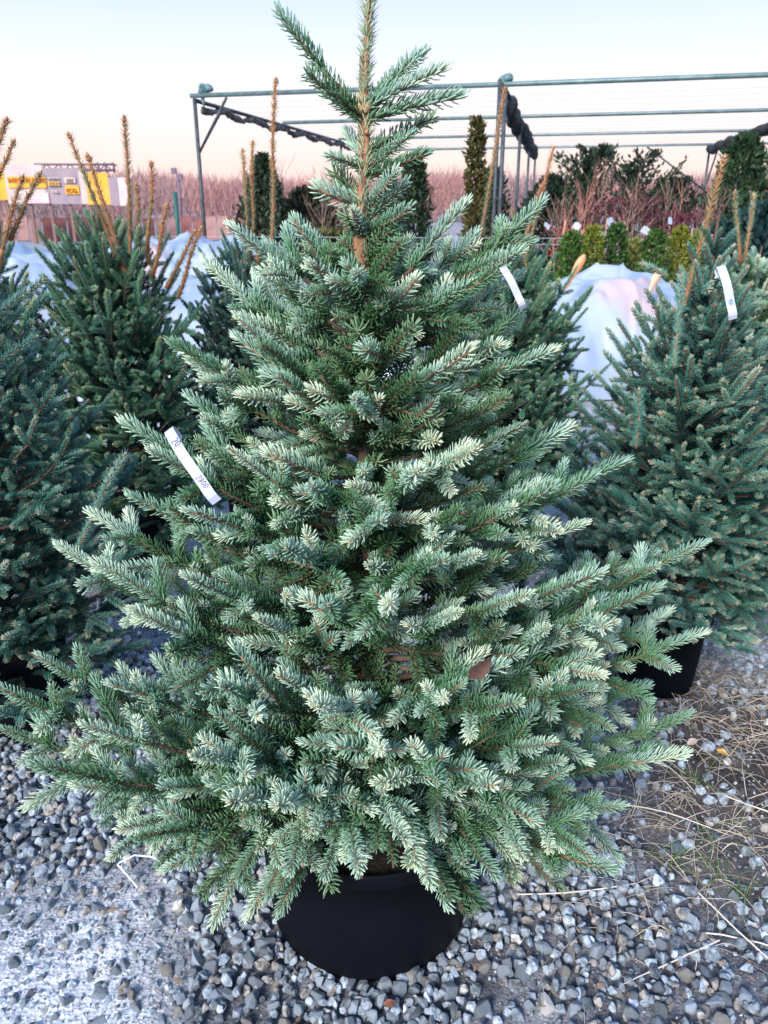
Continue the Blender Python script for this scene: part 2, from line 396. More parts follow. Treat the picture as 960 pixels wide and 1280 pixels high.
def leader(tree, a, b, r=0.008, seed=0, red=True, needles=True, nln=0.023, ndens=1100, lm=None):
    """an upright, long leading shoot: thick orange-brown stem, short needles pressed to it, buds in rings"""
    g = np.random.RandomState(seed); a = Vector(a) - tree.loc; b = Vector(b) - tree.loc; mb = MB()
    n = 12; pts = bezier(a, b, 0.0, n, 0.03, random.Random(seed)); L = (b - a).length
    rel = [p - a for p in pts]
    r *= 0.78 if not red else .64; rr = np.linspace(r * 1.15, r * 0.45, n + 1) * (1 + 0.12 * g.rand(n + 1)); tube(mb, rel, rr, 7, 0)
    P, T, U, V = frames(rel)
    m = int(L * ndens); t = np.sort(g.rand(m)); ph = g.uniform(0, 2 * math.pi, m)
    idx = np.clip(t * n, 0, n - 0.001); i0 = idx.astype(int); fr = (idx - i0)[:, None]
    c = P[i0] * (1 - fr) + P[i0 + 1] * fr; out_ = np.cos(ph)[:, None] * U[i0] + np.sin(ph)[:, None] * V[i0]
    ang = np.radians(g.uniform(28, 68, m)); d = T[i0] * np.cos(ang)[:, None] + out_ * np.sin(ang)[:, None]
    s = np.cross(d, out_); s /= np.linalg.norm(s, axis=1)[:, None] + 1e-9; ln = (nln * g.uniform(.7, 1.1, m))[:, None]
    w = 0.0015; b0 = c + out_ * (r * 0.6); q = [b0 + s * w, b0 - s * w, b0 + out_ * w * 1.4, b0 + d * ln]
    Vt = np.stack(q, 1); F = np.array([(0, 1, 3), (1, 2, 3), (2, 0, 3)]); FF = (F[None] + (np.arange(m) * 4)[:, None, None]).reshape(-1, 3)
    col = np.zeros((m, 4, 3), np.float32); col[:, :, 0] = (1.5 * t[:, None] - .35) if red else .5 + .5 * t[:, None]; col[:, :, 1] = g.rand(m)[:, None]; col[:, 3, 2] = 1
    mb.addarr(Vt.reshape(-1, 3), FF, 1, col.reshape(-1, 3))
    for k in range(int(L * 45)):                      # side buds
        tt = 1 - (g.rand() ** 1.5); i = min(int(tt * n), n - 1); o = np.cos(k * 2.4) * U[i] + np.sin(k * 2.4) * V[i]
        e = P[i] * (1 - (tt * n - i)) + P[i + 1] * (tt * n - i) + o * r * .7; dd = T[i] * .8 + o * .6; sz = r * 0.42
        tube(mb, [e, e + dd * sz * .9, e + dd * sz * 2.2], [sz * .8, sz * .8, sz * .1], 5, 2)
    e = np.array(rel[-1])
    for k in range(6):
        o = np.cos(k * 1.25) * U[-1] + np.sin(k * 1.25) * V[-1]; k_ = 0.0 if k == 0 else 1.0; sz = r * (0.85 if k == 0 else .55)
        st = e - T[-1] * r * 1.4 * k_ + o * r * .5 * k_; dd = T[-1] + o * 0.55 * k_
        tube(mb, [st, st + dd * sz, st + dd * sz * 2.4], [sz * .9, sz, sz * .12], 6, 2)
    return mb.obj('leader_shoot', [M['twig_red'] if red else M['twig'], lm or tree.sp.lm, M['bud']], tree.root, a, attr=True)

def trunk(tree, h, r, z0, lean=(0, 0)):
    mb = MB(); n = 14; pts = []; g = random.Random(5)
    for i in range(n + 1):
        t = i / n; pts.append((lean[0] * t + g.uniform(-.004, .004), lean[1] * t + g.uniform(-.004, .004), z0 + (h - z0) * t))
    tube(mb, pts, [r * (1 - t) ** 0.8 + 0.0028 for t in np.linspace(0, 1, n + 1)], 10)
    return mb.obj('trunk', M['bark'], tree.root)

# ------------------------------------------------------------------ species
M['ln_blue'] = needle_mat('leader_needles_blue', (0.08, 0.13, 0.06), (0.16, 0.24, 0.13), (0.30, 0.36, 0.22), (0.45, 0.42, 0.25))
M['ln_rust'] = needle_mat('leader_needles_rusty', (0.05, 0.14, 0.09), (0.22, 0.24, 0.12), (0.38, 0.20, 0.09), (0.46, 0.28, 0.15))
blue = Species('blue', M['blue_new'], M['blue_old'], 11, nl=0.0215, dens=13, width=0.00125, budsize=0.0021); blue.lm = M['ln_blue']
teal = Species('teal', M['teal_new'], M['teal_old'], 21, nl=0.0165, dens=14, width=0.00105, buds=2, a0=56, budsize=0.0030, stem=.0015); teal.lm = M['ln_rust']
green = Species('green', M['green_new'], M['green_old'], 31, nl=0.0172, dens=12, width=0.0011, buds=1, a0=56, a1=20, upsweep=.15, budsize=0.0028, stem=.0015); green.lm = M['ln_rust']

# ------------------------------------------------------------------ MAIN TREE
TY = 1.31; TX = -0.030
main = Tree((TX, TY, 0.0), 'large blue spruce in a black pot at the front, pale tips and white price tag', 'potted spruces', blue, 3)
pot(main.root, 0.226, 0.206, 0.30, lip=.006)
trunk(main, 1.60, 0.017, 0.26)
TW = lambda z: Vector((TX, TY, z))
# boughs aimed at tips seen in the photograph: (px, py, metres nearer(-)/farther(+) than the trunk, trunk height where it starts, sag)
prof = [(0.30, .44), (0.42, .56), (0.55, .56), (0.70, .50), (0.85, .42), (1.0, .33), (1.15, .24), (1.26, .17)]
def rz(z):
    for (a, ra), (b, rb_) in zip(prof, prof[1:]):
        if z <= b: return ra + (rb_ - ra) * max(0, (z - a)) / (b - a)
    return prof[-1][1]
main.rfun = rz
tips = [
 # top whorls
 (352, 26, .00, 1.525, .02), (388, 98, -.03, 1.52, .03), (398, 112, .05, 1.515, .03), (522, 66, .06, 1.53, .02), (549, 86, -.02, 1.53, .04), (558, 121, .0, 1.515, .05),
 (407, 193, -.02, 1.45, .05), (530, 150, .06, 1.47, .0), (517, 166, -.02, 1.445, .02), (537, 187, -.04, 1.435, .03), (430, 165, .08, 1.46, .0),
 (402, 240, -.02, 1.395, .06), (420, 218, .03, 1.40, .05), (493, 223, -.04, 1.39, .0), (508, 234, -.02, 1.375, .0), (512, 265, -.05, 1.355, .04), (440, 262, -.06, 1.35, .04),
 # upper body
 (285, 283, .02, 1.245, .05), (368, 276, -.05, 1.25, .08), (330, 300, .06, 1.24, .06), (345, 330, -.02, 1.19, .10), (573, 262, .00, 1.24, .06), (681, 253, .08, 1.205, .05), (630, 330, -.02, 1.19, .05),
 (445, 340, -.17, 1.28, .05), (500, 300, -.10, 1.27, .05), (395, 330, -.10, 1.24, .08), (600, 290, .12, 1.22, .03), (520, 350, -.12, 1.22, .06), (650, 345, .14, 1.15, .04),
 (205, 420, -.02, 1.07, .10), (262, 330, .10, 1.13, .06), (245, 450, .06, 1.00, .10), (300, 400, -.08, 1.09, .10), (680, 441, -.04, 1.08, .08), (640, 400, .10, 1.08, .06), (660, 500, .02, .98, .08),
 (450, 500, -.22, 1.09, .08), (400, 470, -.18, 1.09, .10), (520, 470, -.20, 1.08, .08), (580, 440, -.12, 1.08, .08), (350, 470, -.14, 1.05, .08),
 # middle body
 (168, 533, .00, .88, .10), (195, 565, -.10, .86, .10), (240, 500, .12, .93, .08), (172, 625, -.02, .80, .10), (245, 640, -.16, .86, .10), (285, 560, -.10, .90, .10),
 (770, 580, .02, .83, .06), (735, 600, -.08, .84, .08), (700, 540, .10, .90, .06), (725, 655, -.06, .78, .08), (690, 610, -.14, .82, .08),
 (390, 610, -.24, .93, .08), (475, 650, -.28, .90, .08), (520, 590, -.24, .94, .08), (600, 560, -.18, .95, .08), (340, 600, -.20, .90, .08), (580, 640, -.22, .86, .08),
 # wide lower body
 (72, 678, .02, .62, .10), (110, 640, .12, .70, .08), (130, 705, -.10, .62, .10), (165, 760, -.16, .58, .10), (240, 725, -.22, .70, .08), (365, 685, -.28, .80, .08),
 (870, 682, .04, .62, .08), (820, 690, .16, .66, .06), (880, 790, -.02, .52, .09), (810, 740, -.14, .60, .08), (740, 720, -.18, .68, .08), (830, 770, .12, .55, .06),
 (550, 700, -.34, .82, .08), (605, 690, -.26, .80, .08), (660, 740, -.24, .68, .08), (490, 750, -.36, .72, .07), (410, 760, -.32, .70, .07), (320, 770, -.26, .62, .08), (580, 760, -.32, .68, .08),
 # skirts
 (35, 815, -.02, .42, .12), (0, 862, -.14, .40, .12), (62, 958, -.30, .42, .12), (130, 850, -.22, .46, .10), (100, 905, -.28, .42, .10), (-8, 910, -.06, .38, .10), (170, 1045, -.34, .36, .03),
 (868, 893, .00, .42, .10), (850, 945, -.16, .40, .08), (790, 1010, -.26, .38, .05), (800, 860, .14, .44, .08), (740, 860, -.26, .50, .08), (760, 1090, -.32, .36, .02), (700, 930, -.34, .46, .06),
 (235, 940, -.38, .46, .10), (290, 1005, -.40, .42, .05), (350, 1010, -.42, .42, .05), (280, 860, -.36, .52, .10), (400, 880, -.42, .54, .08),
 (545, 970, -.44, .46, .05), (615, 985, -.40, .44, .05), (480, 935, -.42, .50, .08), (660, 1020, -.36, .40, .03), (560, 870, -.42, .56, .06), (640, 880, -.38, .54, .06), (740, 1075, -.36, .37, -.02),
 (330, 1120, -.32, .36, -.12), (262, 1070, -.30, .36, -.10), (578, 1140, -.34, .38, -.14), (420, 1075, -.36, .38, -.10), (535, 1100, -.36, .38, -.12), (690, 1105, -.30, .36, -.10), (390, 1040, -.40, .40, -.03), (318, 1138, -.30, .35, -.14), (342, 1118, -.33, .36, -.12), (556, 1132, -.34, .37, -.14), (590, 1125, -.32, .37, -.14), (405, 1095, -.36, .36, -.10), (520, 1075, -.37, .37, -.10), (430, 1070, -.36, .38, -.08), (470, 1062, -.38, .38, -.08), (492, 1085, -.37, .37, -.12), (452, 1098, -.35, .36, -.14), (150, 1035, -.28, .36, .0), (108, 985, -.26, .38, .04), (215, 1085, -.28, .35, -.06), (255, 1115, -.28, .34, -.10),
 (300, 1095, -.33, .38, -.08), (362, 1090, -.36, .38, -.08), (445, 1085, -.40, .40, -.08), (500, 1045, -.42, .42, -.04), (610, 1085, -.34, .38, -.08), (560, 1120, -.34, .38, -.12), (345, 1140, -.31, .35, -.12), (640, 1070, -.30, .36, -.06), (230, 1040, -.28, .36, -.04), (200, 985, -.30, .40, .04),
]
main.fill = 1.0
for (px, py, dy, zb, sag) in tips:
    tip = atY(px, py, TY + dy); top = zb > 1.34
    main.kl = 0.6
    main.bough(TW(zb), tip, sag, bare=0.05 if top else 0.25, wob=0.03, simple=top, rb=0.004 if top else None)
# inner and rear boughs filling the crown
main.inner = False
for zb in np.arange(0.98, 1.28, 0.034):
    main.inner = zb < 1.12
    for q in range(3 if zb < 1.12 else 2):
        az = main.rng.uniform(0, 6.28); r = rz(min(zb, 1.26)) * main.rng.uniform(.62, 1.0) * (1 - .25 * max(0, -math.sin(az)))
        main.bough(TW(zb), TW(zb) + Vector((math.cos(az) * r, math.sin(az) * r, r * main.rng.uniform(.35, .75))), 0.06, bare=0.05)
k = 0; main.inner = True
for zb in np.arange(0.34, 1.27, 0.062):
    nb = (4 if zb < .6 else 5) if zb < 1.0 else 4
    for q in range(nb):
        az = (q + (k % 2) * .5) * 2 * math.pi / nb + main.rng.uniform(-.3, .3); front = max(0, -math.sin(az))
        r = rz(zb) * main.rng.uniform(.55, .92) * (1 - 0.42 * front); el = 0.05 + 0.5 * (zb - .3) + main.rng.uniform(-.08, .1)
        main.bough(TW(zb), TW(zb) + Vector((math.cos(az) * r, math.sin(az) * r, r * el)), 0.08, bare=0.12)
    k += 1
main.inner = False
leader(main, TW(1.53), atY(463, -40, TY), 0.0068, 3, red=False, nln=.020, ndens=1900)
leader(main, TW(1.28), TW(1.54), 0.0125, 4, red=False, nln=.018, ndens=1700)
def clothe(t, z0, z1, n, L=.05):      # short old twigs growing straight from the trunk
    for k in range(n):
        z = z0 + (z1 - z0) * (k + t.rng.random()) / n; a = t.rng.uniform(0, 6.28)
        t.put(0, Vector((0, 0, z)), Vector((math.cos(a), math.sin(a), t.rng.uniform(.2, 1.2))), Vector((0, 0, 1)), L * t.rng.uniform(.8, 1.5), 'old')
clothe(main, .38, 1.30, 190); clothe(main, 1.26, 1.36, 26, .042)
main.finish(300)

# ------------------------------------------------------------------ the other spruces
def side_tree(loc, H, Rm, label, sp, seed, z0=0.36, nwh=15, per=6, nobj=100, potr=0.15, upsw=0.55, seg=0.085, fill=0.9, tr=0.014, lean=(0, 0), pw=0.75, group='potted spruces', kl=.5):
    t = Tree(loc, label, group, sp, seed); t.seg = seg; t.fill = fill; t.kl = kl
    pot(t.root, potr, potr * .86, 0.26); trunk(t, H, tr, 0.22, lean); g = t.rng; k = 0
    for i in range(nwh):
        f = i / (nwh - 1); zb = z0 + (H - 0.10 - z0) * f ** 0.95
        n = per if f < .8 else 4
        for q in range(n):
            az = (q + (k % 2) * .5) * 2 * math.pi / n + g.uniform(-.35, .35)
            r = (Rm * (1 - f) ** pw + 0.05) * g.uniform(.75, 1.08) * (0.85 if f < .1 else 1); el = -0.05 + upsw * (0.35 + 1.5 * f) + g.uniform(-.1, .15)
            p0 = Vector((lean[0] * zb / H, lean[1] * zb / H, zb)) + t.loc
            t.bough(p0, p0 + Vector((math.cos(az) * r, math.sin(az) * r, r * el)), 0.09, bare=0.1)
        k += 1
    clothe(t, .3, H * .85, 90, .06)
    return t
t1 = side_tree((-1.06, 1.97, 0), 1.42, 0.50, 'blue-green spruce cut off by the left edge, tan buds on its tips', teal, 41, nobj=300, nwh=19, per=7, upsw=.62, z0=.22, potr=.14, kl=.6, pw=.9)
for i, (a, b) in enumerate((((-40, 415), (56, 350)), ((-40, 480), (46, 421)), ((95, 690), (157, 568)))):
    leader(t1, atY(*a, 1.75), atY(*b, 1.70), 0.0045, 60 + i, red=False, nln=.02, ndens=2400, lm=M['teal_new'])
t1.finish(300)
t2 = side_tree((0.85, 2.16, 0), 1.38, 0.54, 'dark teal spruce in a black pot on the right, white tag near its top', teal, 42, nobj=300, nwh=21, per=8, upsw=.75, z0=.30, potr=.13, kl=.6, pw=1.3)
leader(t2, atY(850, 400, 2.16), atY(905, 198, 2.14), 0.0085, 71); leader(t2, atY(795, 560, 1.80), atY(799, 488, 1.78), 0.005, 72, red=False, nln=.019, ndens=2400, lm=M['teal_new'])
leader(t2, atY(842, 460, 2.0), atY(851, 345, 1.98), 0.005, 73, red=False, nln=.019, ndens=2400, lm=M['teal_new']); leader(t2, atY(835, 345, 2.2), atY(803, 330, 2.2), 0.005, 74, red=False, nln=.019, ndens=2400, lm=M['teal_new'])
t2.finish(300)
t3 = side_tree((-1.02, 3.05, 0), 1.38, 0.52, 'bushy dark green spruce with several tall orange leaders, left of the big spruce', green, 43, nwh=20, per=8, upsw=.95, potr=.15, seg=.1, z0=.25, kl=.62, pw=.95)
for i, (a, b) in enumerate((((163, 340), (155, 148)), ((150, 330), (86, 169)), ((160, 350), (110, 196)), ((186, 330), (189, 205)), ((176, 320), (170, 232)), ((208, 360), (243, 290)), ((222, 372), (251, 286)), ((190, 345), (209, 257)))):
    leader(t3, atY(*a, 3.02), atY(*b, 2.98), 0.0105, 80 + i, red=(i != 2))
t3.finish(100)
t4 = side_tree((-0.55, 3.35, 0), 1.28, 0.40, 'teal spruce half hidden behind the big spruce, one very tall rusty leader', teal, 44, nwh=20, per=8, upsw=.9, z0=.25)
for i, (a, b) in enumerate((((335, 340), (345, 100)), ((312, 330), (316, 178)), ((312, 330), (303, 188)), ((336, 420), (322, 312)), ((352, 400), (334, 345)), ((370, 410), (368, 362)))):
    leader(t4, atY(*a, 3.3), atY(*b, 3.28), 0.010 if i == 0 else .0075, 90 + i)
t4.finish(100)
t5 = side_tree((0.50, 3.35, 0), 1.22, 0.50, 'green spruce behind the big spruce on its right, slender orange leader leaning right', green, 45, nwh=20, per=8, upsw=.95, z0=.25, kl=.6)
for i, (a, b) in enumerate((((600, 300), (631, 112)), ((655, 330), (692, 185)), ((640, 350), (677, 232)), ((660, 340), (640, 262)))):
    leader(t5, atY(*a, 3.35), atY(*b, 3.33), 0.0095 if i == 0 else .007, 100 + i)
t5.finish(100)
t6 = side_tree((-1.46, 2.95, 0), 1.40, 0.36, 'spruce at the far left edge behind the nearest one, with bright orange leaders', green, 46, nwh=17, per=8, upsw=.9, z0=.25)
for i, (a, b) in enumerate((((-5, 350), (28, 222)), ((12, 300), (50, 217)), ((-20, 260), (17, 178)), ((-30, 240), (8, 150)), ((-2, 310), (-6, 240)))):
    leader(t6, atY(*a, 2.7), atY(*b, 2.68), 0.010, 110 + i)
t6.finish(100)
t7 = side_tree((1.46, 3.25, 0), 1.25, 0.46, 'pale blue spruce at the right edge, behind the spruce with the tag', blue, 47, nwh=18, per=7, upsw=.7, z0=.2)
leader(t7, atY(925, 330, 3.2), atY(919, 240, 3.2), .009, 120); leader(t7, atY(930, 330, 3.2), atY(942, 243, 3.2), .009, 121); t7.finish(100)
t8 = side_tree((1.62, 2.75, 0), 0.98, 0.48, 'low yellowish green spruce at the right edge of the row', green, 48, nwh=15, per=8, upsw=.6, z0=.12); t8.finish(100)

# ------------------------------------------------------------------ GROUND
def gmask(x, y):
    """0..1 masks in plan: pale crust (front left), dry-grass bank (right)"""
    n = noise.noise(Vector((x * 1.7, y * 1.7, 3.3))) * .5 + noise.noise(Vector((x * 5, y * 5, 1.1))) * .22
    crust = max(0, min(1, 2.1 - 3.3 * math.hypot((x + .60) * .62, (y - .90) * 1.1) + n)) * max(0, min(1, 6 * (math.hypot(x + .03, y - 1.31) - .34) + n))
    bank = max(0, min(1, (x - .62 + n * .5) * 3.5)) * max(0, min(1, (y - 1.15) * 4)) * max(0, min(1, (2.3 - y) * 2.5))
    return crust, bank
def gz(x, y):
    c, b = gmask(x, y)
    near = max(0, min(1, (7 - y) / 4))
    z = 0.016 * noise.noise(Vector((x * 1.3, y * 1.3, 0))) + near * (0.008 * noise.noise(Vector((x * 6, y * 6, 5))) + 0.004 * noise.noise(Vector((x * 22, y * 22, 9))))
    return z + 0.008 * c + 0.02 * b - 0.006
xs = np.concatenate([[-900, -300, -100, -40, -20, -12, -8, -5], np.arange(-3.4, -1.6, .08), np.arange(-1.6, 1.8, .022), np.arange(1.8, 3.4, .08), [3.4, 5, 8, 12, 20, 40, 100, 300, 900]])
ys = np.concatenate([[-60, -20, -6, -2, -.5, .2], np.arange(.6, 2.8, .022), np.arange(2.8, 7, .09), [7, 8, 10, 13, 18, 26, 40, 80, 200, 600, 1500]])
V = [(x, y, gz(x, y) if (abs(x) < 6 and 0 < y < 10) else 0.0) for y in ys for x in xs]; nx = len(xs)
F = [(j * nx + i, j * nx + i + 1, (j + 1) * nx + i + 1, (j + 1) * nx + i) for j in range(len(ys) - 1) for i in range(nx - 1)]
mg = mat('nursery_ground', (0.2, 0.2, 0.2), 0.95, 0.15); t = mg.node_tree; n = t.nodes; L = t.links; b = n['Principled BSDF']
at = n.new('ShaderNodeAttribute'); at.attribute_name = 'sh'; sc = n.new('ShaderNodeSeparateColor'); L.new(at.outputs['Color'], sc.inputs[0])
geo = n.new('ShaderNodeNewGeometry')
def nz(scale, det=6):
    q = n.new('ShaderNodeTexNoise'); q.inputs['Scale'].default_value = scale; q.inputs['Detail'].default_value = det; L.new(geo.outputs['Position'], q.inputs['Vector']); return q.outputs['Fac']
def ramp(f, a, c1, b_, c2):
    q = n.new('ShaderNodeValToRGB'); L.new(f, q.inputs[0]); e = q.color_ramp.elements; e[0].position = a; e[0].color = (*c1, 1); e[1].position = b_; e[1].color = (*c2, 1); return q.outputs[0]
def mixc(f, a, c):
    q = n.new('ShaderNodeMix'); q.data_type = 'RGBA'; L.new(f, q.inputs[0]); L.new(a, q.inputs[6]); L.new(c, q.inputs[7]); return q.outputs[2]
soilc = ramp(nz(9), .35, (0.060, 0.062, 0.075), .7, (0.26, 0.26, 0.28)); crustc = ramp(nz(14), .3, (0.46, 0.49, 0.54), .7, (0.74, 0.76, 0.79))
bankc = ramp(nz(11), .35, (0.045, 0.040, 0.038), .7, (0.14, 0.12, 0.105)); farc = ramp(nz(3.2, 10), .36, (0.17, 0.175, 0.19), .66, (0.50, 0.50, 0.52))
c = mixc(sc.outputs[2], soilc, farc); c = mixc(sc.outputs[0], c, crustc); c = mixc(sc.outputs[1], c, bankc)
sp2 = n.new('ShaderNodeTexVoronoi'); sp2.inputs['Scale'].default_value = 130; L.new(geo.outputs['Position'], sp2.inputs['Vector'])
gr = ramp(sp2.outputs['Color'], .1, (0.55, 0.55, 0.57), .9, (1.25, 1.22, 1.2)); mm = n.new('ShaderNodeMix'); mm.data_type = 'RGBA'; mm.blend_type = 'MULTIPLY'; mm.inputs[0].default_value = 1
L.new(c, mm.inputs[6]); L.new(gr, mm.inputs[7]); L.new(mm.outputs[2], b.inputs['Base Color'])
bp = n.new('ShaderNodeBump'); bp.inputs['Strength'].default_value = .9; bp.inputs['Distance'].default_value = .006; L.new(nz(75, 8), bp.inputs['Height'])
bp2 = n.new('ShaderNodeBump'); bp2.inputs['Strength'].default_value = .6; bp2.inputs['Distance'].default_value = .004; L.new(sp2.outputs['Distance'], bp2.inputs['Height']); L.new(bp.outputs[0], bp2.inputs['Normal']); L.new(bp2.outputs[0], b.inputs['Normal'])
me = bpy.data.meshes.new('ground'); me.from_pydata(V, [], F); me.materials.append(mg); me.polygons.foreach_set('use_smooth', [True] * len(F))
cc = np.ones((len(V), 4), np.float32)
for i, (x, y, z) in enumerate(V):
    cr_, bk = gmask(x, y) if abs(x) < 6 and 0 < y < 10 else (0, 0)
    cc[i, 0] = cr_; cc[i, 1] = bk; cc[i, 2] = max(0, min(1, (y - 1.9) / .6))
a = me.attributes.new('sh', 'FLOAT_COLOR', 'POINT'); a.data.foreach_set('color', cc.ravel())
ground = link('ground', me); ground['kind'] = 'structure'

# ------------------------------------------------------------------ GRAVEL
ms = mat('crushed_stone', (0.3, 0.3, 0.3), 0.85, 0.25); t = ms.node_tree; n = t.nodes; L = t.links; b = n['Principled BSDF']
at = n.new('ShaderNodeAttribute'); at.attribute_name = 'sh'; geo = n.new('ShaderNodeTexCoord')
q = n.new('ShaderNodeTexNoise'); q.inputs['Scale'].default_value = 90; q.inputs['Detail'].default_value = 6; L.new(geo.outputs['Object'], q.inputs['Vector'])
rr = n.new('ShaderNodeValToRGB'); rr.color_ramp.elements[0].position = .34; rr.color_ramp.elements[0].color = (.5, .5, .52, 1); rr.color_ramp.elements[1].position = .68; rr.color_ramp.elements[1].color = (1.5, 1.48, 1.45, 1); L.new(q.outputs['Fac'], rr.inputs[0])
mm = n.new('ShaderNodeMix'); mm.data_type = 'RGBA'; mm.blend_type = 'MULTIPLY'; mm.inputs[0].default_value = 1; L.new(at.outputs['Color'], mm.inputs[6]); L.new(rr.outputs[0], mm.inputs[7]); L.new(mm.outputs[2], b.inputs['Base Color'])
bp = n.new('ShaderNodeBump'); bp.inputs['Strength'].default_value = .7; bp.inputs['Distance'].default_value = .003
q2 = n.new('ShaderNodeTexNoise'); q2.inputs['Scale'].default_value = 260; q2.inputs['Detail'].default_value = 4; L.new(geo.outputs['Object'], q2.inputs['Vector']); L.new(q2.outputs['Fac'], bp.inputs['Height']); L.new(bp.outputs[0], b.inputs['Normal'])
def hull(npts, seed):
    g = random.Random(seed); bm = bmesh.new(); asp = (1, g.uniform(.65, .95), g.uniform(.5, .8))
    for i in range(npts):
        v = Vector((g.gauss(0, 1), g.gauss(0, 1), g.gauss(0, 1))).normalized() * g.uniform(.82, 1.1)
        bm.verts.new((v.x * asp[0], v.y * asp[1], v.z * asp[2]))
    r = bmesh.ops.convex_hull(bm, input=bm.verts); bmesh.ops.delete(bm, geom=[x for x in r['geom_interior'] if isinstance(x, bmesh.types.BMVert)], context='VERTS')
    bmesh.ops.dissolve_limit(bm, angle_limit=R(14), verts=bm.verts, edges=bm.edges); 
    if npts > 14: bmesh.ops.bevel(bm, geom=list(bm.edges), offset=.06, segments=1, affect='EDGES')
    bmesh.ops.triangulate(bm, faces=bm.faces); bm.verts.ensure_lookup_table(); bm.verts.index_update()
    V = np.array([v.co[:] for v in bm.verts]); F = np.array([[v.index for v in f.verts] for f in bm.faces]); bm.free(); return V, F
big = [hull(18, 900 + i) for i in range(14)]; small = [hull(9, 950 + i) for i in range(8)]
def stone_tone(g):
    u = g.random()
    if u < .03: v = g.uniform(.42, .60); return (v, v * .98, v * .95)
    if u < .22: v = g.uniform(.2, .34); return (v, v * .96, v * .90)
    v = g.uniform(.13, .47); return (v * .82, v * .96, v * 1.11)
def rotm(g): return np.array(Euler((g.uniform(0, 6.28), g.uniform(0, 6.28), g.uniform(0, 6.28))).to_matrix())
g = random.Random(99); recs = []
potsxy = [(o.location.x, o.location.y, .208 if o is main.root else .13) for o in COL.objects if o.name.startswith('spruce_tree')]
def inframe(x, y, z=0, m=60):
    w = Vector((x, y, z - CAMH)); dz = w.y * CP - w.z * SP_
    if dz <= 0: return None
    px = 480 + 1000 * w.x / dz; py = 640 - 1000 * (w.y * SP_ + w.z * CP) / dz
    return (px, py, dz) if (-m < px < 960 + m and -m < py < 1280 + m) else None
def scatter(x0, x1, y0, y1, step, smin, smax, dens, lib, lift=.25):
    y = y0
    while y < y1:
        x = x0
        while x < x1:
            xx = x + g.uniform(-.5, .5) * step; yy = y + g.uniform(-.5, .5) * step; x += step
            pr = inframe(xx, yy)
            if pr is None: continue
            d, sink = dens(xx, yy)
            if g.random() > d: continue
            if any((xx - a) ** 2 + (yy - b_) ** 2 < (r - .01) ** 2 for a, b_, r in potsxy): continue
            s = (g.uniform(smin, smax) if g.random() < .8 else g.uniform(smax, smax * 1.35)) * .5
            recs.append((xx, yy, gz(xx, yy) + s * (lift - sink), s, lib, pr[2]))
        y += step
def d_near(x, y):
    c, bk = gmask(x, y); nn = noise.noise(Vector((x * 2.3, y * 2.3, 7))) + .4 * noise.noise(Vector((x * 7, y * 7, 2)))
    if x < .12:
        base = 1.0; sink = 0.0
        if c > .35: base = .72 - .22 * c; sink = .62
        base *= 1 if y < 2.2 else max(.25, 1 - (y - 2.2))
        return base, sink
    patch = max(0, 1 - math.hypot((x - .42) / .28, (y - 1.33) / .30))
    base = .62 + .35 * nn + .8 * patch
    base *= 1 - .72 * bk
    return min(1, base), .10
scatter(-1.7, 1.6, .82, 2.7, .027, .023, .037, d_near, 'big', .35)
scatter(-1.5, 1.5, .82, 2.3, .025, .017, .029, lambda x, y: ((d_near(x, y)[0] - .3) * (1 if x < .12 or math.hypot(x - .42, y - 1.33) < .3 else .45), -.7 if gmask(x, y)[0] < .3 else .3), 'big', .4)
for k in range(210):      # larger stones banked against the pot
    a = g.uniform(0, 6.283); q = g.uniform(.20, .30); xx = TX + math.cos(a) * q; yy = TY + math.sin(a) * q; s_ = g.uniform(.011, .021)
    if q > .198 + s_ * .6 and inframe(xx, yy): recs.append((xx, yy, gz(xx, yy) + s_ * g.uniform(.2, .8), s_, 'big', inframe(xx, yy)[2]))
scatter(-1.5, 1.5, .82, 1.9, .017, .005, .011, lambda x, y: (.8, 0), 'small', .2)
scatter(-3, 3.2, 1.9, 4.5, .04, .010, .026, lambda x, y: (.55, .1), 'small', .2)
scatter(-4, 5, 4.5, 8, .09, .02, .04, lambda x, y: (.4, .1), 'small', .2)
# the 300 stones that show largest, each one its own object
recs.sort(key=lambda r: -r[3] / r[5]); bigmesh = []
for i in range(40):
    V, F = big[i % 14]; mbs = MB(); mbs.addarr(V, F, 0, stone_tone(g)); bigmesh.append(mbs.mesh('stone', [ms], False, True))
for r in recs[:300]:
    o = link('stone', bigmesh[g.randrange(40)], ground, (r[0], r[1], r[2])); o.rotation_euler = (g.uniform(0, 6.28), g.uniform(0, 6.28), g.uniform(0, 6.28)); o.scale = (r[3],) * 3
mbs = MB()
for r in recs[300:]:
    V, F = (big if r[4] == 'big' else small)[g.randrange(8)]
    mbs.addarr(V @ rotm(g).T * r[3] + np.array(r[:3]), F, 0, stone_tone(g))
print('stones', len(recs), 'tris', len(mbs.f))
gv = mbs.obj('gravel', ms, smooth=False, attr=True); tag(gv, 'blue-grey crushed stone gravel lying thick on the ground round the pots', 'gravel', kind='stuff')

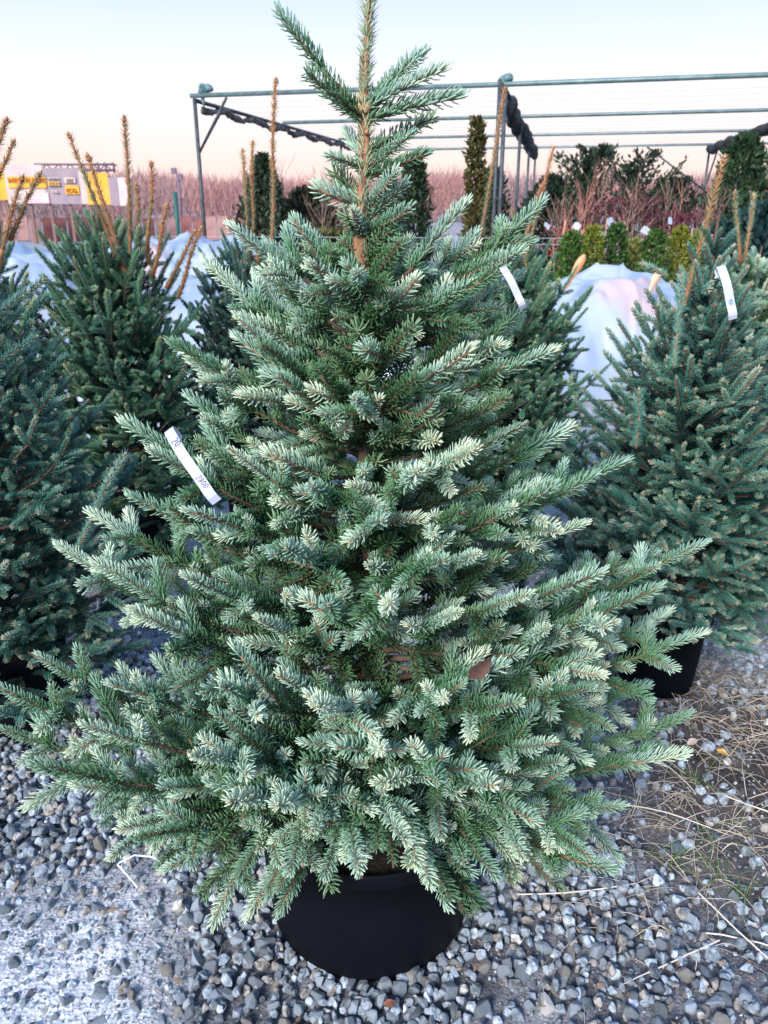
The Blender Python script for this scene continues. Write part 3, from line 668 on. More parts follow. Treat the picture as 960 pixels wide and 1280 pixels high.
# ------------------------------------------------------------------ dry grass, green blades, litter
def strand(mb, x, y, L, g, w, z0=.004, rise=.03, mi=0, tone=(1, 1, 1), ang=None, sides=3):
    a = g.uniform(0, 6.28) if ang is None else ang; k = g.uniform(-2.2, 2.2) * (1 if L < .2 else .35); pts = []; h = g.uniform(.1, 1) * rise; nn = 6
    for i in range(nn + 1):
        t = i / nn; pts.append((x, y, gz(x, y) + z0 + h * math.sin(math.pi * min(1, t * g.uniform(.9, 1.1))) ))
        a += k * L / nn * 3; x += math.cos(a) * L / nn; y += math.sin(a) * L / nn
    tube(mb, pts, [w, w, w, w * .9, w * .8, w * .6, w * .25], sides, mi, tone, caps=False)
mdry = mat('dry_grass', (.6, .5, .35), .7, .2); at = mdry.node_tree.nodes.new('ShaderNodeAttribute'); at.attribute_name = 'sh'; mdry.node_tree.links.new(at.outputs['Color'], mdry.node_tree.nodes['Principled BSDF'].inputs['Base Color'])
mb = MB(); g = random.Random(12)
def straw(g): v = g.uniform(.28, .72); return (v, v * g.uniform(.80, .90), v * g.uniform(.58, .78))
cnt = 0
while cnt < 850:
    x = g.uniform(.4, 1.5); y = g.uniform(1.1, 2.5); c, bk = gmask(x, y)
    clump = .5 + .9 * noise.noise(Vector((x * 4, y * 4, 2)))
    if g.random() > bk * clump + .06: continue
    strand(mb, x, y, g.uniform(.04, .17), g, g.uniform(.0006, .0013), .004, .03, 0, straw(g)); cnt += 1
for i in range(150):
    x = g.uniform(-.2, 1.0); y = g.uniform(.85, 1.6)
    if math.hypot(x - TX, y - TY) < .40: continue
    strand(mb, x, y, g.uniform(.04, .16), g, .0008, .012, .015, 0, straw(g))
for i in range(130):      # at the foot of the right-hand pot
    a = g.uniform(0, 6.28); x = .83 + math.cos(a) * g.uniform(.15, .24); y = 2.16 + math.sin(a) * .2; strand(mb, x, y, g.uniform(.04, .12), g, .001, .004, .05, 0, straw(g))
for (px, py, L_, an) in ((800, 940, .20, -.9), (640, 1115, .34, -.12), (870, 1110, .34, -1.2), (905, 1000, .30, -1.0), (760, 1000, .28, -.4), (900, 1170, .26, 3.6), (880, 1160, .22, -.1)):
    p = atZ(px, py, .02); strand(mb, p.x, p.y, L_, g, .0019, .018, .02, 0, (.66, .60, .50), an, 5)
tag(mb.obj('dry_grass', mdry, attr=True), 'dry straw-coloured grass stalks matted over the soil', 'dry grass', kind='stuff')
mb = MB()
for (px, py, n_) in ((845, 1075, 12), (905, 1100, 16), (890, 1050, 8), (870, 985, 10), (930, 1130, 9)):
    c0 = atZ(px, py, 0)
    for i in range(n_): strand(mb, c0.x + g.gauss(0, .02), c0.y + g.gauss(0, .025), g.uniform(.03, .09), g, .0011, .003, .05, 0, (.09 * g.uniform(.7, 1.4), .17 * g.uniform(.7, 1.3), .05))
tag(mb.obj('green_grass', mdry, attr=True), 'few green grass blades among the dry stalks on the right', 'grass', kind='stuff')
mb = MB()
for i in range(420):
    x = g.uniform(-.9, 1.2); y = g.uniform(.85, 2.3); s = g.uniform(.004, .012); a = g.uniform(0, 6.28); z = gz(x, y) + .012
    u = np.array([math.cos(a), math.sin(a), g.uniform(-.3, .3)]) * s; v = np.array([-math.sin(a), math.cos(a), g.uniform(-.4, .4)]) * s * .5
    p = np.array([x, y, z]); t_ = g.uniform(.10, .34)
    mb.add([p - u, p - v * .8 + [0, 0, s * .2], p + u, p + v, p + [0, 0, s * .35]], [(0, 1, 4), (1, 2, 4), (2, 3, 4), (3, 0, 4)], 0, (t_ * 1.1, t_ * .72, t_ * .5))
tag(mb.obj('leaf_litter', mdry, attr=True), 'small brown scraps of leaf and bark strewn over gravel and soil', 'leaf litter', kind='stuff')
def leaf(px, py, Y, z, length, col, label, rot, curl=.25):
    p = atY(px, py, Y) if z is None else atZ(px, py, z); mb = MB(); nu, nv = 10, 6; V = []
    for i in range(nu + 1):
        t = i / nu; w = math.sin(math.pi * t ** .8) ** .8 * length * .27 * (1 + .12 * math.sin(t * 23)) + .0003
        for j in range(nv + 1):
            s = j / nv * 2 - 1; V.append((length * (t - .5), w * s, length * curl * (s * s * .35 * math.sin(math.pi * t)) + length * .12 * math.sin(3 * t) + .0012 * math.sin(i * 2 + j * 3)))
    k = len(V); V += [(a, b_, c_ - .0006) for a, b_, c_ in V]; F = []
    for i in range(nu):
        for j in range(nv):
            q = i * (nv + 1) + j; F.append((q, q + 1, q + nv + 2, q + nv + 1)); F.append((k + q, k + q + nv + 1, k + q + nv + 2, k + q + 1))
    mb.add(V, F); tube(mb, [(length * .48, 0, length * .02), (length * .6, .001, 0), (length * .72, .004, -.002)], [.0008, .0006, .0005], 4)
    o = mb.obj('dead_leaf', noisy('dead_leaf', col, tuple(min(1, q * 1.9) for q in col), 60, .7, .5, 120), None, p); o.rotation_euler = rot
    tag(o, label, 'leaf'); return o
leaf(600, 835, .86, None, .036, (.06, .030, .022), 'curled reddish brown dead leaf caught in the big spruce', (R(70), R(-35), R(20)))
leaf(903, 941, None, .03, .03, (.5, .28, .08), 'small ochre yellow leaf on the dark soil right of the big spruce', (.3, .1, -.6))
leaf(866, 928, None, .03, .035, (.42, .33, .27), 'pale beige dead leaf on the soil below the right pot', (.2, -.2, .4))
leaf(487, 1255, None, .03, .024, (.16, .07, .045), 'thin rust-coloured leaf scrap on stones at the front edge', (.3, .1, .3))

# white strip of string on the gravel
mb = MB(); tube(mb, [tuple(atZ(x, y, z)) for x, y, z in ((172, 1109, .028), (160, 1095, .030), (147, 1081, .034), (150, 1078, .036), (168, 1069, .036), (190, 1071, .038), (206, 1080, .030), (210, 1084, .026))], .0021, 6)
tag(mb.obj('string', mat('white_string', (.75, .78, .82), .5)), 'bent piece of white string lying on the gravel left of the pot', 'string')

# ------------------------------------------------------------------ price tags
mtag = mat('tag_paper', (.46, .50, .62), .5, .3); mink = mat('ink', (.09, .08, .20), .6); mblue = mat('blue_print', (.10, .28, .62), .6)
GLY = {'2': [[(0, .8), (.2, 1), (.55, .95), (.6, .7), (.3, .35), (0, 0), (.65, .05)]], '0': [[(.3, 1), (.05, .75), (0, .35), (.25, 0), (.55, .2), (.6, .7), (.3, 1)]],
       '8': [[(.35, .52), (.08, .75), (.3, 1), (.58, .78), (.35, .52), (.05, .25), (.3, 0), (.6, .25), (.35, .52)]]}
def price_tag(A, B, w, label, side, texts=(), fold=.12, logo=False, group='white price tags'):
    """paper strip from A to B (its long axis); side = direction of its width"""
    A = Vector(A); B = Vector(B); X = (B - A); L = X.length; X.normalize(); Y_ = Vector(side); Y_ = (Y_ - X * Y_.dot(X)).normalized(); Z = X.cross(Y_)
    if Z.dot(Vector((0, 0, CAMH)) - A) < 0: Z = -Z
    root = thing('price_tag', A, label, 'tag', group); mb = MB(); nn = 14; V = []
    for i in range(nn + 1):
        t = i / nn; off = .004 * math.sin(t * math.pi * 1.2) + .0025 * math.sin(t * 7) + (-.02 * ((t - .9) / .1) ** 1 * .5 if t > .9 else 0)
        for s in (-1, 1): V.append(X * (L * t) + Y_ * (w / 2 * s) + Z * off)
    k = len(V); V += [v - Z * .0005 for v in V]; F = []
    for i in range(nn): q = i * 2; F += [(q, q + 2, q + 3, q + 1), (k + q, k + q + 1, k + q + 3, k + q + 2), (q, k + q, k + q + 2, q + 2), (q + 1, q + 3, k + q + 3, k + q + 1)]
    F += [(0, 1, k + 1, k), (2 * nn, k + 2 * nn, k + 2 * nn + 1, 2 * nn + 1)]; mb.add([v[:] for v in V], F)
    strip = mb.obj('paper_strip', mtag, root, smooth=False)
    ml = MB(); q0 = -X * .001                    # the loop that goes round the twig
    lp = [q0 + X * (-.012 * math.sin(a)) + Z * (-.010 + .010 * math.cos(a)) for a in np.linspace(0, math.pi * 1.15, 9)] + [Z * -.016 + X * L * .09 - Y_ * w * .3]
    V = [];
    for p in lp: V += [p - Y_ * w / 2, p + Y_ * w / 2]
    k = len(V); V += [v + X * .0005 for v in V]; F = []
    for i in range(len(lp) - 1): q = i * 2; F += [(q, q + 2, q + 3, q + 1), (k + q, k + q + 1, k + q + 3, k + q + 2)]
    ml.add([v[:] for v in V], F); ml.obj('loop', mtag, root)
    if texts:
        mt = MB()
        for (s, t0, h, ux, uy) in texts:         # ux, uy: writing axes in (X, Y_) coordinates
            cx = 0
            for ch in s:
                for st in GLY[ch]:
                    pts = []
                    for (gx, gy) in st:
                        lx = (cx + gx + .15 * gy) * h * .62; ly = (gy - .5) * h
                        pp = X * (L * t0 + ux[0] * lx + uy[0] * ly) + Y_ * (ux[1] * lx + uy[1] * ly)
                        tt = pp.dot(X) / L; pts.append(pp + Z * (.004 * math.sin(tt * math.pi * 1.2) + .0025 * math.sin(tt * 7) + .0009))
                    tube(mt, [p[:] for p in pts], h * .045, 5, 0)
                cx += .95
        mt.obj('handwriting', mink, root)
    if logo:
        mt = MB(); a = np.linspace(0, 2 * math.pi, 20); c0 = X * L * .66
        tube(mt, [(c0 + X * .0055 * math.cos(q) + Y_ * .004 * math.sin(q) + Z * .0045)[:] for q in a], .0006, 5)
        tube(mt, [(c0 + X * .003 * math.cos(q) + Y_ * .0016 * math.sin(q) + Z * .0045)[:] for q in a], .0004, 5); mt.obj('round_stamp', mblue, root)
    return root
TD = TY - .03
A = atY(214, 544, 1.17); B = atY(268, 627, 1.12)
price_tag(A, B, .0165, 'white paper tag with handwritten 20 and 2800 on the left of the big spruce', (atY(235, 536, 1.17) - atY(214, 544, 1.17)),
          (('20', .07, .013, (.9, .25), (-.25, .9)), ('2800', .62, .010, (.97, .1), (-.1, .97))))
price_tag(atY(632, 340, 1.27), atY(655, 384, 1.25), .011, 'white tag hanging from a bough tip right of the big trunk', (1, 0, .2))
price_tag(atY(903, 338, 1.90), atY(918, 398, 1.86), .020, 'white tag with a round blue mark near the top of the right spruce', (1, 0, .2), logo=True)

# ------------------------------------------------------------------ plastic film mounds
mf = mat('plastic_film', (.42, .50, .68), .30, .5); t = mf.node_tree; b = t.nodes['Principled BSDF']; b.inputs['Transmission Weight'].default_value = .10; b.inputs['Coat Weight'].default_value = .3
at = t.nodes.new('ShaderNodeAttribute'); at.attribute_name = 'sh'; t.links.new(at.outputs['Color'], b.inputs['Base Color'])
def mound(cx, cy, wx, wy, h, rz_, label, seed, sharp=2.6):
    nx_, ny_ = 110, 90; V = []; CC = []; c, s = math.cos(rz_), math.sin(rz_)
    for j in range(ny_ + 1):
        for i in range(nx_ + 1):
            u = i / nx_ * 2 - 1; v = j / ny_ * 2 - 1
            prof = max(0, 1 - abs(u) ** sharp) ** .55 * max(0, 1 - abs(v) ** sharp) ** .55
            x, y = u * wx, v * wy
            r1 = 1 - abs(noise.noise(Vector((x * 2.2 + seed, y * 2.2, x * 1.2)))) * 2; r2 = 1 - abs(noise.noise(Vector((x * 6 + y * 3, y * 5 - x * 2 + seed, 1)))) * 2
            cre = max(0, 1 - 7 * abs(noise.noise(Vector((x * 1.1 + y * .9, y * .5 - x * .3 + seed, 4.0))))) * .05 + max(0, 1 - 6 * abs(noise.noise(Vector((x * 2.6 - y * 1.8, y * 1.3 + x + seed, 8.0))))) * .03 + abs(noise.noise(Vector((x * 7 + y * 2, y * 4, seed)))) * .02
            z = cre * min(1, prof * 3) + h * prof * (1 + .14 * noise.noise(Vector((x * 1.3, y * 1.3, seed)))) + (.05 * r1 + .022 * r2) * min(1, prof * 4)
            V.append((cx + x * c - y * s, cy + x * s + y * c, max(0.006, z)))
            m_ = .5 + noise.noise(Vector((x * 1.6 + seed, y * 1.6, 2.0))) + .5 * noise.noise(Vector((x * 5, y * 5 + seed, 2.0))); m_ = max(0, min(1, m_))     # blue-grey tone varies in patches over the film
            pk = max(0, 1 - math.hypot((x + .05) / .38, (y + .55) / .30) + .5 * noise.noise(Vector((x * 5, y * 5, 6)))) if seed == 4 else max(0, noise.noise(Vector((x * 1.9, y * 1.9, seed + 3.0))) * 1.3 - .25)  # salmon patches blended into the film colour
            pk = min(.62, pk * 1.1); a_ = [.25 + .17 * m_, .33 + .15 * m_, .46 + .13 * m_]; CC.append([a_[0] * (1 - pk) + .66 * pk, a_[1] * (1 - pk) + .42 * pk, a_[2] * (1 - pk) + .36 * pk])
    F = [(j * (nx_ + 1) + i, j * (nx_ + 1) + i + 1, (j + 1) * (nx_ + 1) + i + 1, (j + 1) * (nx_ + 1) + i) for j in range(ny_) for i in range(nx_)]
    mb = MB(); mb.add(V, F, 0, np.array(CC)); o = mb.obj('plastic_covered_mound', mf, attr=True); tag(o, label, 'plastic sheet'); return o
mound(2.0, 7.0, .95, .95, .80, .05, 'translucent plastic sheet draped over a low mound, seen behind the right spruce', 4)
mound(-3.1, 6.3, 1.15, 1.3, 1.15, .1, 'bluish plastic sheet over a tall mound behind the left spruces', 9)
mound(-1.15, 6.0, .95, 1.2, .84, -.1, 'crumpled clear plastic sheet mound beside the left frame post', 14)
mound(-4.9, 7.6, 1.1, 1.2, 1.12, .2, 'plastic covered mound farthest to the left below the banners', 19)
mound(-2.2, 9.5, 1.6, 1.2, .98, .0, 'pale plastic mound farthest back, behind the frame post', 24)
mound(.35, 6.6, .8, .8, .55, .0, 'low white plastic heap hidden behind the big spruce', 29)
# blue print on the wrap behind the trunk
mb = MB(); box(mb, (0, 0, 0), (.08, .004, .03)); o = mb.obj('printed_label', mat('cyan_print', (.12, .45, .75), .4), None, atY(379, 372, 5.0)); tag(o, 'cyan printed label on the white wrap behind the big spruce', 'label')
# wooden stakes with rounded ends stuck in the right mound
mpe = mat('orange_plastic', (.80, .34, .17), .45)
for (px, py, qx, qy, lab) in ((706, 362, 731, 318, 'orange paddle-shaped marker leaning over the top of the right mound'), (808, 372, 826, 336, 'pale orange marker nearer the right spruce on the mound')):
    a = atY(px, py, 6.3); c_ = atY(qx, qy, 6.3); mb = MB(); d = c_ - a
    n_ = 9; P_ = [a + d * (i / n_) for i in range(n_ + 1)]; W_ = [.010, .011, .012, .015, .02, .027, .031, .031, .025, .009]; s = d.cross(Vector((0, 1, 0))).normalized(); V = []
    for p, w in zip(P_, W_):
        for (e, f_) in ((-1, -.006), (1, -.006), (1, .006), (-1, .006)): V.append((p + s * w * e + Vector((0, f_, 0)) - a)[:])
    F = []
    for i in range(n_):
        for j in range(4): k = (j + 1) % 4; F.append((i * 4 + j, i * 4 + k, i * 4 + 4 + k, i * 4 + 4 + j))
    F += [(0, 1, 2, 3), (n_ * 4 + 3, n_ * 4 + 2, n_ * 4 + 1, n_ * 4)]; mb.add(V, F)
    tag(mb.obj('plant_marker', mpe if qx < 800 else mat('pale_orange_plastic', (.82, .50, .34), .5), None, a), lab, 'plant marker')

# ------------------------------------------------------------------ steel shade frame
msteel = noisy('painted_steel', (.035, .045, .055), (.075, .09, .10), 12, .5, .1, spec=.4, metal=.2); mrail = noisy('galvanised_pipe', (.10, .17, .17), (.18, .25, .25), 9, .45, .05, metal=.3)
mnet = noisy('dark_shade_net', (.012, .016, .018), (.05, .058, .06), 30, .8, 1.0, 60, .02); mtarp = noisy('teal_net', (.06, .15, .16), (.20, .30, .30), 25, .7, .8, 60, .02)
fr = thing('shade_frame', (0, 12, 0), 'open steel frame of posts, long rails and thin wires behind the spruces', 'frame')
FO = Vector((0, 12, 0)); ZR = 2.6
A0 = atZ(243, 122, ZR); B0 = atZ(632, 108, ZR); rd = (B0 - A0); bay = rd.length; rd.normalize(); rf = Vector((.205, .979, 0)).normalized(); C0 = B0 + rd * bay; D0 = C0 + rd * bay
rows = [0, 3.45, 6.9, 10.4, 13.9]
def pipe(name, a, b_, r, m, par=fr, sides=10):
    mb = MB(); a = Vector(a) - FO; b_ = Vector(b_) - FO; tube(mb, [(0, 0, 0), tuple((b_ - a) * .5), tuple(b_ - a)], r, sides); return mb.obj(name, m, par, a)
for k, rr_ in enumerate(rows[:4]):
    off = rf * rr_ + Vector((0, 0, .02)); pipe('rail', A0 + off - rd * .05, D0 + off, .026, mrail)
for (O, rws, br) in ((A0, (0, 2, 3), 1), (B0, (0, 1, 2, 3), 0), (C0, (0, 1, 2, 3), 1)):
    for k in rws:
        p = O + rf * rows[k]; q = Vector((p.x, p.y, 0)); pipe('post', q, p - Vector((0, 0, .01)), .024, msteel)
    e = O + rf * rows[3]
    pipe('rafter', O - Vector((0, 0, .03)), e - Vector((0, 0, .03)), .024, msteel)
p = A0
pipe('brace', p - Vector((0, 0, .62)), p + rd * .42 - Vector((0, 0, .01)), .016, msteel); pipe('brace', p - Vector((0, 0, .62)), p + rf * .85 - Vector((0, 0, .05)), .012, msteel)
p = C0 + rf * rows[3]; pipe('brace', p - Vector((0, 0, .9)), p - rd * 1.3 - Vector((0, 0, .01)), .02, msteel); pipe('brace', p - Vector((0, 0, .9)), p - rf * 1.2 - Vector((0, 0, .05)), .018, msteel)
pipe('post', Vector((B0.x - .07, B0.y - .05, 0)), B0 + Vector((-.07, -.05, .06)), .022, msteel)
mw = mat('thin_wire', (.42, .45, .48), .5)
for s in range(3):
    for q in range(1, 6):
        o_ = rf * (rows[s] + (rows[s + 1] - rows[s]) * q / 6); mb = MB(); a = A0 + o_ - FO; tube(mb, [(0, 0, 0), tuple(rd * (D0 - A0).length * .5 + Vector((0, 0, -.03))), tuple(rd * (D0 - A0).length)], .0020, 4); mb.obj('wire', mw, fr, a)
def roll(O, l0, l1, r, seed, label, fold=.3, m=mnet):
    g = np.random.RandomState(seed); n_ = int((l1 - l0) * 16); pts = []; rad = []
    for i in range(n_ + 1):
        t = l0 + (l1 - l0) * i / n_; p = O + rf * t + Vector((g.uniform(-.012, .012), 0, -.07 - fold * .08 * (1 + math.sin(t * 5.3)) + g.uniform(-.008, .008)))
        pts.append(p - O); rad.append(r * (.45 + .95 * abs(math.sin(t * 3.3 + seed)) ** .7 + .3 * g.rand()) * (.35 if i in (0, n_) else 1))
    mb = MB(); tube(mb, pts, rad, 12); tube(mb, [Vector(p) + Vector((.03 * math.sin(i * .7), 0, .03 * math.cos(i * .7))) for i, p in enumerate(pts)], np.array(rad) * .6, 8)
    o = mb.obj('rolled_shade_net', m, None, O); tag(o, label, 'shade net', 'rolled nets tied under the frame')
roll(A0, .2, 10.2, .03, 1, 'thin brown-black net rolled along the left rafter', m=noisy('brown_net', (.05, .05, .05), (.22, .19, .17), 14, .8, .8))
roll(B0, .1, 10.0, .055, 2, 'thick black net bunched along the middle rafter', .9)
roll(C0, 1.0, 10.6, .06, 3, 'thick black net along the rafter at the right edge', .3)
def knot(p, s, seed, label):
    g = np.random.RandomState(seed); mb = MB()
    for k in range(7):
        c_ = np.array([g.uniform(-1, 1), g.uniform(-.6, .6), g.uniform(-.3, .5)]) * s * .6; dd = g.normal(0, 1, 3); dd /= np.linalg.norm(dd)
        tube(mb, [c_ - dd * s * .6, c_ - dd * s * .2, c_ + dd * s * .3, c_ + dd * s * .6], [s * .15, s * .45, s * .4, s * .1], 8)
    tube(mb, [(-.3 * s, 0, 0), (-.2 * s, 0, -1.2 * s), (-.1 * s, 0, -1.9 * s)], [s * .2, s * .22, s * .05], 7)
    tag(mb.obj('bundled_net', mtarp, None, p), label, 'shade net', 'bundled teal net ends on the frame')
knot(A0 + Vector((.12, 0, .08)), .10, 5, 'teal net bundle on top of the left frame post'); knot(B0 + Vector((.0, .1, .07)), .10, 6, 'teal net bundle on top of the middle frame post')

# ------------------------------------------------------------------ background evergreens and shrubs
def spray_cloud(mb, pts, size, g, tone, elong=2.2, upb=.6, spread=.3, mi=0):
    """small leafy sprays (kite-shaped, folded) spread through a crown"""
    pts = np.asarray(pts); n_ = len(pts); d = g.normal(0, spread, (n_, 3)); d[:, 2] += upb; d += pts_dir(pts) * .5; d /= np.linalg.norm(d, axis=1)[:, None]
    s = np.cross(d, g.normal(0, 1, (n_, 3))); s /= np.linalg.norm(s, axis=1)[:, None]; nn = np.cross(d, s); sz = (size * g.uniform(.6, 1.3, n_))[:, None]
    V = np.stack([pts, pts + d * sz * .5 * elong * .5 + s * sz * .28 + nn * sz * .1, pts + d * sz * elong * .5, pts + d * sz * .5 * elong * .5 - s * sz * .28 + nn * sz * .1], 1)
    F = np.array([(0, 1, 2), (0, 2, 3)]); FF = (F[None] + (np.arange(n_) * 4)[:, None, None]).reshape(-1, 3)
    v = g.uniform(.6, 1.5, n_); c_ = np.array(tone)[None] * v[:, None]; c_ = np.clip(c_ + np.array(tone)[None] * g.uniform(-.12, .12, (n_, 3)), 0, 1)
    mb.addarr(V.reshape(-1, 3), FF, mi, np.repeat(c_, 4, 0))
def pts_dir(p):
    q = p - np.array([p[:, 0].mean(), p[:, 1].mean(), 0]); q[:, 2] = 0; return q / (np.linalg.norm(q, axis=1)[:, None] + 1e-6)
mleaf = mat('leafy_sprays', (.1, .2, .1), .6, .25); t = mleaf.node_tree; at = t.nodes.new('ShaderNodeAttribute'); at.attribute_name = 'sh'; t.links.new(at.outputs['Color'], t.nodes['Principled BSDF'].inputs['Base Color'])
def conifer(px, ptop, Y, rad, label, tone, name='thuja_tree', cat='thuja tree', group=None, n_=2600, shape=.5, size=.05, z0=.15, lean=0, seed=0, loose=.0, potted=True):
    top = atY(px, ptop, Y); H = top.z; g = np.random.RandomState(seed); root = thing(name, (top.x - lean, Y, 0), label, cat, group)
    mb = MB(); tube(mb, [(0, 0, 0), (lean * .5, 0, H * .5), (lean, 0, H * .97)], [.03 * rad / .3 + .008, .02 * rad / .3 + .005, .004], 7); mb.obj('trunk', M['bark'], root)
    z = z0 + (H - z0) * g.rand(n_) ** 1.15; f = (z - z0) / (H - z0); R_ = rad * np.where(f < .15, .6 + 2.6 * f, 1) * (1 - f) ** shape + .015
    a = g.uniform(0, 2 * math.pi, n_); lump = 1 + .22 * np.sin(a * 3 + z * 9 / max(H, .1) + seed) + .16 * np.sin(a * 5 - z * 17 / max(H, .1)) + loose * g.uniform(-.6, .7, n_)
    r = R_ * lump * g.uniform(.2, 1, n_) ** .5 * np.where(g.rand(n_) < .1, 1.25, 1); P_ = np.stack([r * np.cos(a) + lean * f, r * np.sin(a), z], 1)
    if loose > .5:                                  # open crown: sprays gathered along separate limbs
        nl = 46; lz = z0 + (H - z0) * np.sort(g.rand(nl)) ** .8 * .93; la = g.uniform(0, 6.28, nl); ll = (rad * 1.15 * (1 - (lz - z0) / (H - z0)) ** .7 + .12) * g.uniform(.6, 1.25, nl)
        k = g.randint(0, nl, n_); tt = g.rand(n_) ** .7; P_ = np.stack([ll[k] * tt * np.cos(la[k]), ll[k] * tt * np.sin(la[k]), lz[k] + ll[k] * tt * (.35 + .5 * tt)], 1) + g.normal(0, .035, (n_, 3))
        P_[:, 2] = np.minimum(P_[:, 2], H); lb = MB()
        for q in range(nl):
            e = [(ll[q] * t_ * math.cos(la[q]), ll[q] * t_ * math.sin(la[q]), min(H, lz[q] + ll[q] * t_ * (.35 + .5 * t_))) for t_ in (0, .35, .7, 1.12)]
            tube(lb, e, [.012, .008, .005, .002], 4)
        lb.obj('limbs', M['bark'], root)
    mb = MB(); spray_cloud(mb, P_, size * (.6 if loose > .5 else 1), g, tone, 2.4, .8, .45); mb.obj('crown', mleaf, root, smooth=False, attr=True)
    if potted: pot(root, .14 + .1 * rad, .12 + .08 * rad, .24)
    return root
G1 = 'tall dark evergreens behind the frame'
conifer(518, 196, 14, .36, 'dark columnar thuja just right of the big spruce top', (.022, .045, .022), seed=1, size=.08, group=G1, n_=3500)
conifer(487, 205, 16, .22, 'narrow thuja partly hidden behind the big spruce leader', (.03, .05, .025), seed=2, size=.08, group=G1)
conifer(597, 150, 11, .12, 'very narrow tall thuja with rusty tip left of the middle posts', (.07, .065, .02), seed=3, size=.07, group=G1, shape=.28, n_=2600)
conifer(616, 215, 13, .30, 'short dark thuja at the foot of the middle posts', (.02, .035, .02), seed=33, size=.08, group=G1, shape=.4)
conifer(328, 198, 13, .62, 'broad dark evergreen behind the tallest rusty leader', (.03, .05, .028), seed=4, size=.09, group=G1, n_=5000, shape=.75, loose=.25)
conifer(380, 240, 14, .9, 'low spreading evergreen left of the big spruce top', (.045, .05, .03), seed=5, size=.1, group=G1, n_=5000, shape=.55, loose=.4)
conifer(742, 186, 14, .80, 'feathery dark evergreen nearest the middle posts', (.025, .05, .03), seed=6, size=.12, group=G1, n_=3400, shape=1.1, loose=.9)
conifer(798, 192, 15, .85, 'feathery dark evergreen between two leafy shrubs in the centre right', (.022, .045, .028), seed=7, size=.12, group=G1, n_=3400, shape=1.0, loose=.9)
conifer(838, 226, 15, .6, 'rounded dark evergreen left of the right frame posts', (.018, .035, .022), seed=8, size=.12, group=G1, n_=3200, shape=.7, loose=.6)
conifer(935, 172, 13, .62, 'tall broad thuja between the right frame posts', (.028, .06, .028), seed=9, size=.09, group=G1, n_=6500, shape=.5, loose=.2)
conifer(965, 260, 10, .7, 'dark bluish evergreen at the right edge behind the thuja', (.012, .04, .042), seed=10, size=.09, group=G1, n_=5500, shape=.4)
conifer(905, 285, 11, .6, 'low dark evergreen under the right frame posts', (.016, .04, .03), seed=11, size=.09, group=G1, n_=4500, shape=.5)
conifer(690, 225, 14, .7, 'dark evergreen hidden behind the middle posts', (.02, .04, .025), seed=12, size=.1, group=G1, n_=4500, shape=.5, loose=.3)
G2 = 'small bright potted thujas in a row'
for i, (px, pt, Y, r, tone, lab) in enumerate(((772, 282, 9.2, .20, (.035, .085, .018), 'deep green small thuja in the middle of the bright row'), (742, 285, 9.0, .18, (.14, .17, .02), 'yellow-green small thuja left of the deep green one'),
      (715, 292, 8.6, .20, (.05, .11, .02), 'small mid-green thuja at the left end of the row'), (821, 290, 9.0, .20, (.045, .10, .02), 'small green thuja right of centre in the row'), (852, 286, 9.4, .18, (.15, .17, .02), 'yellowish small thuja second from the right end'),
      (795, 300, 9.8, .16, (.16, .18, .05), 'pale lime thuja between two greener ones'), (876, 292, 9.6, .17, (.10, .14, .025), 'small thuja at the right end beside the tall orange leader'))):
    conifer(px, pt, Y, r, lab, tone, group=G2, n_=2600, size=.045, shape=.42, z0=.12, seed=30 + i)
conifer(452, 288, 10, .35, 'yellow-green low thuja behind the big spruce trunk', (.12, .13, .03), group=G2, n_=2600, size=.06, shape=.3, seed=55)
conifer(408, 290, 11, .5, 'olive low thuja left of the big spruce', (.08, .08, .03), group=G2, n_=2600, size=.07, shape=.3, seed=56)
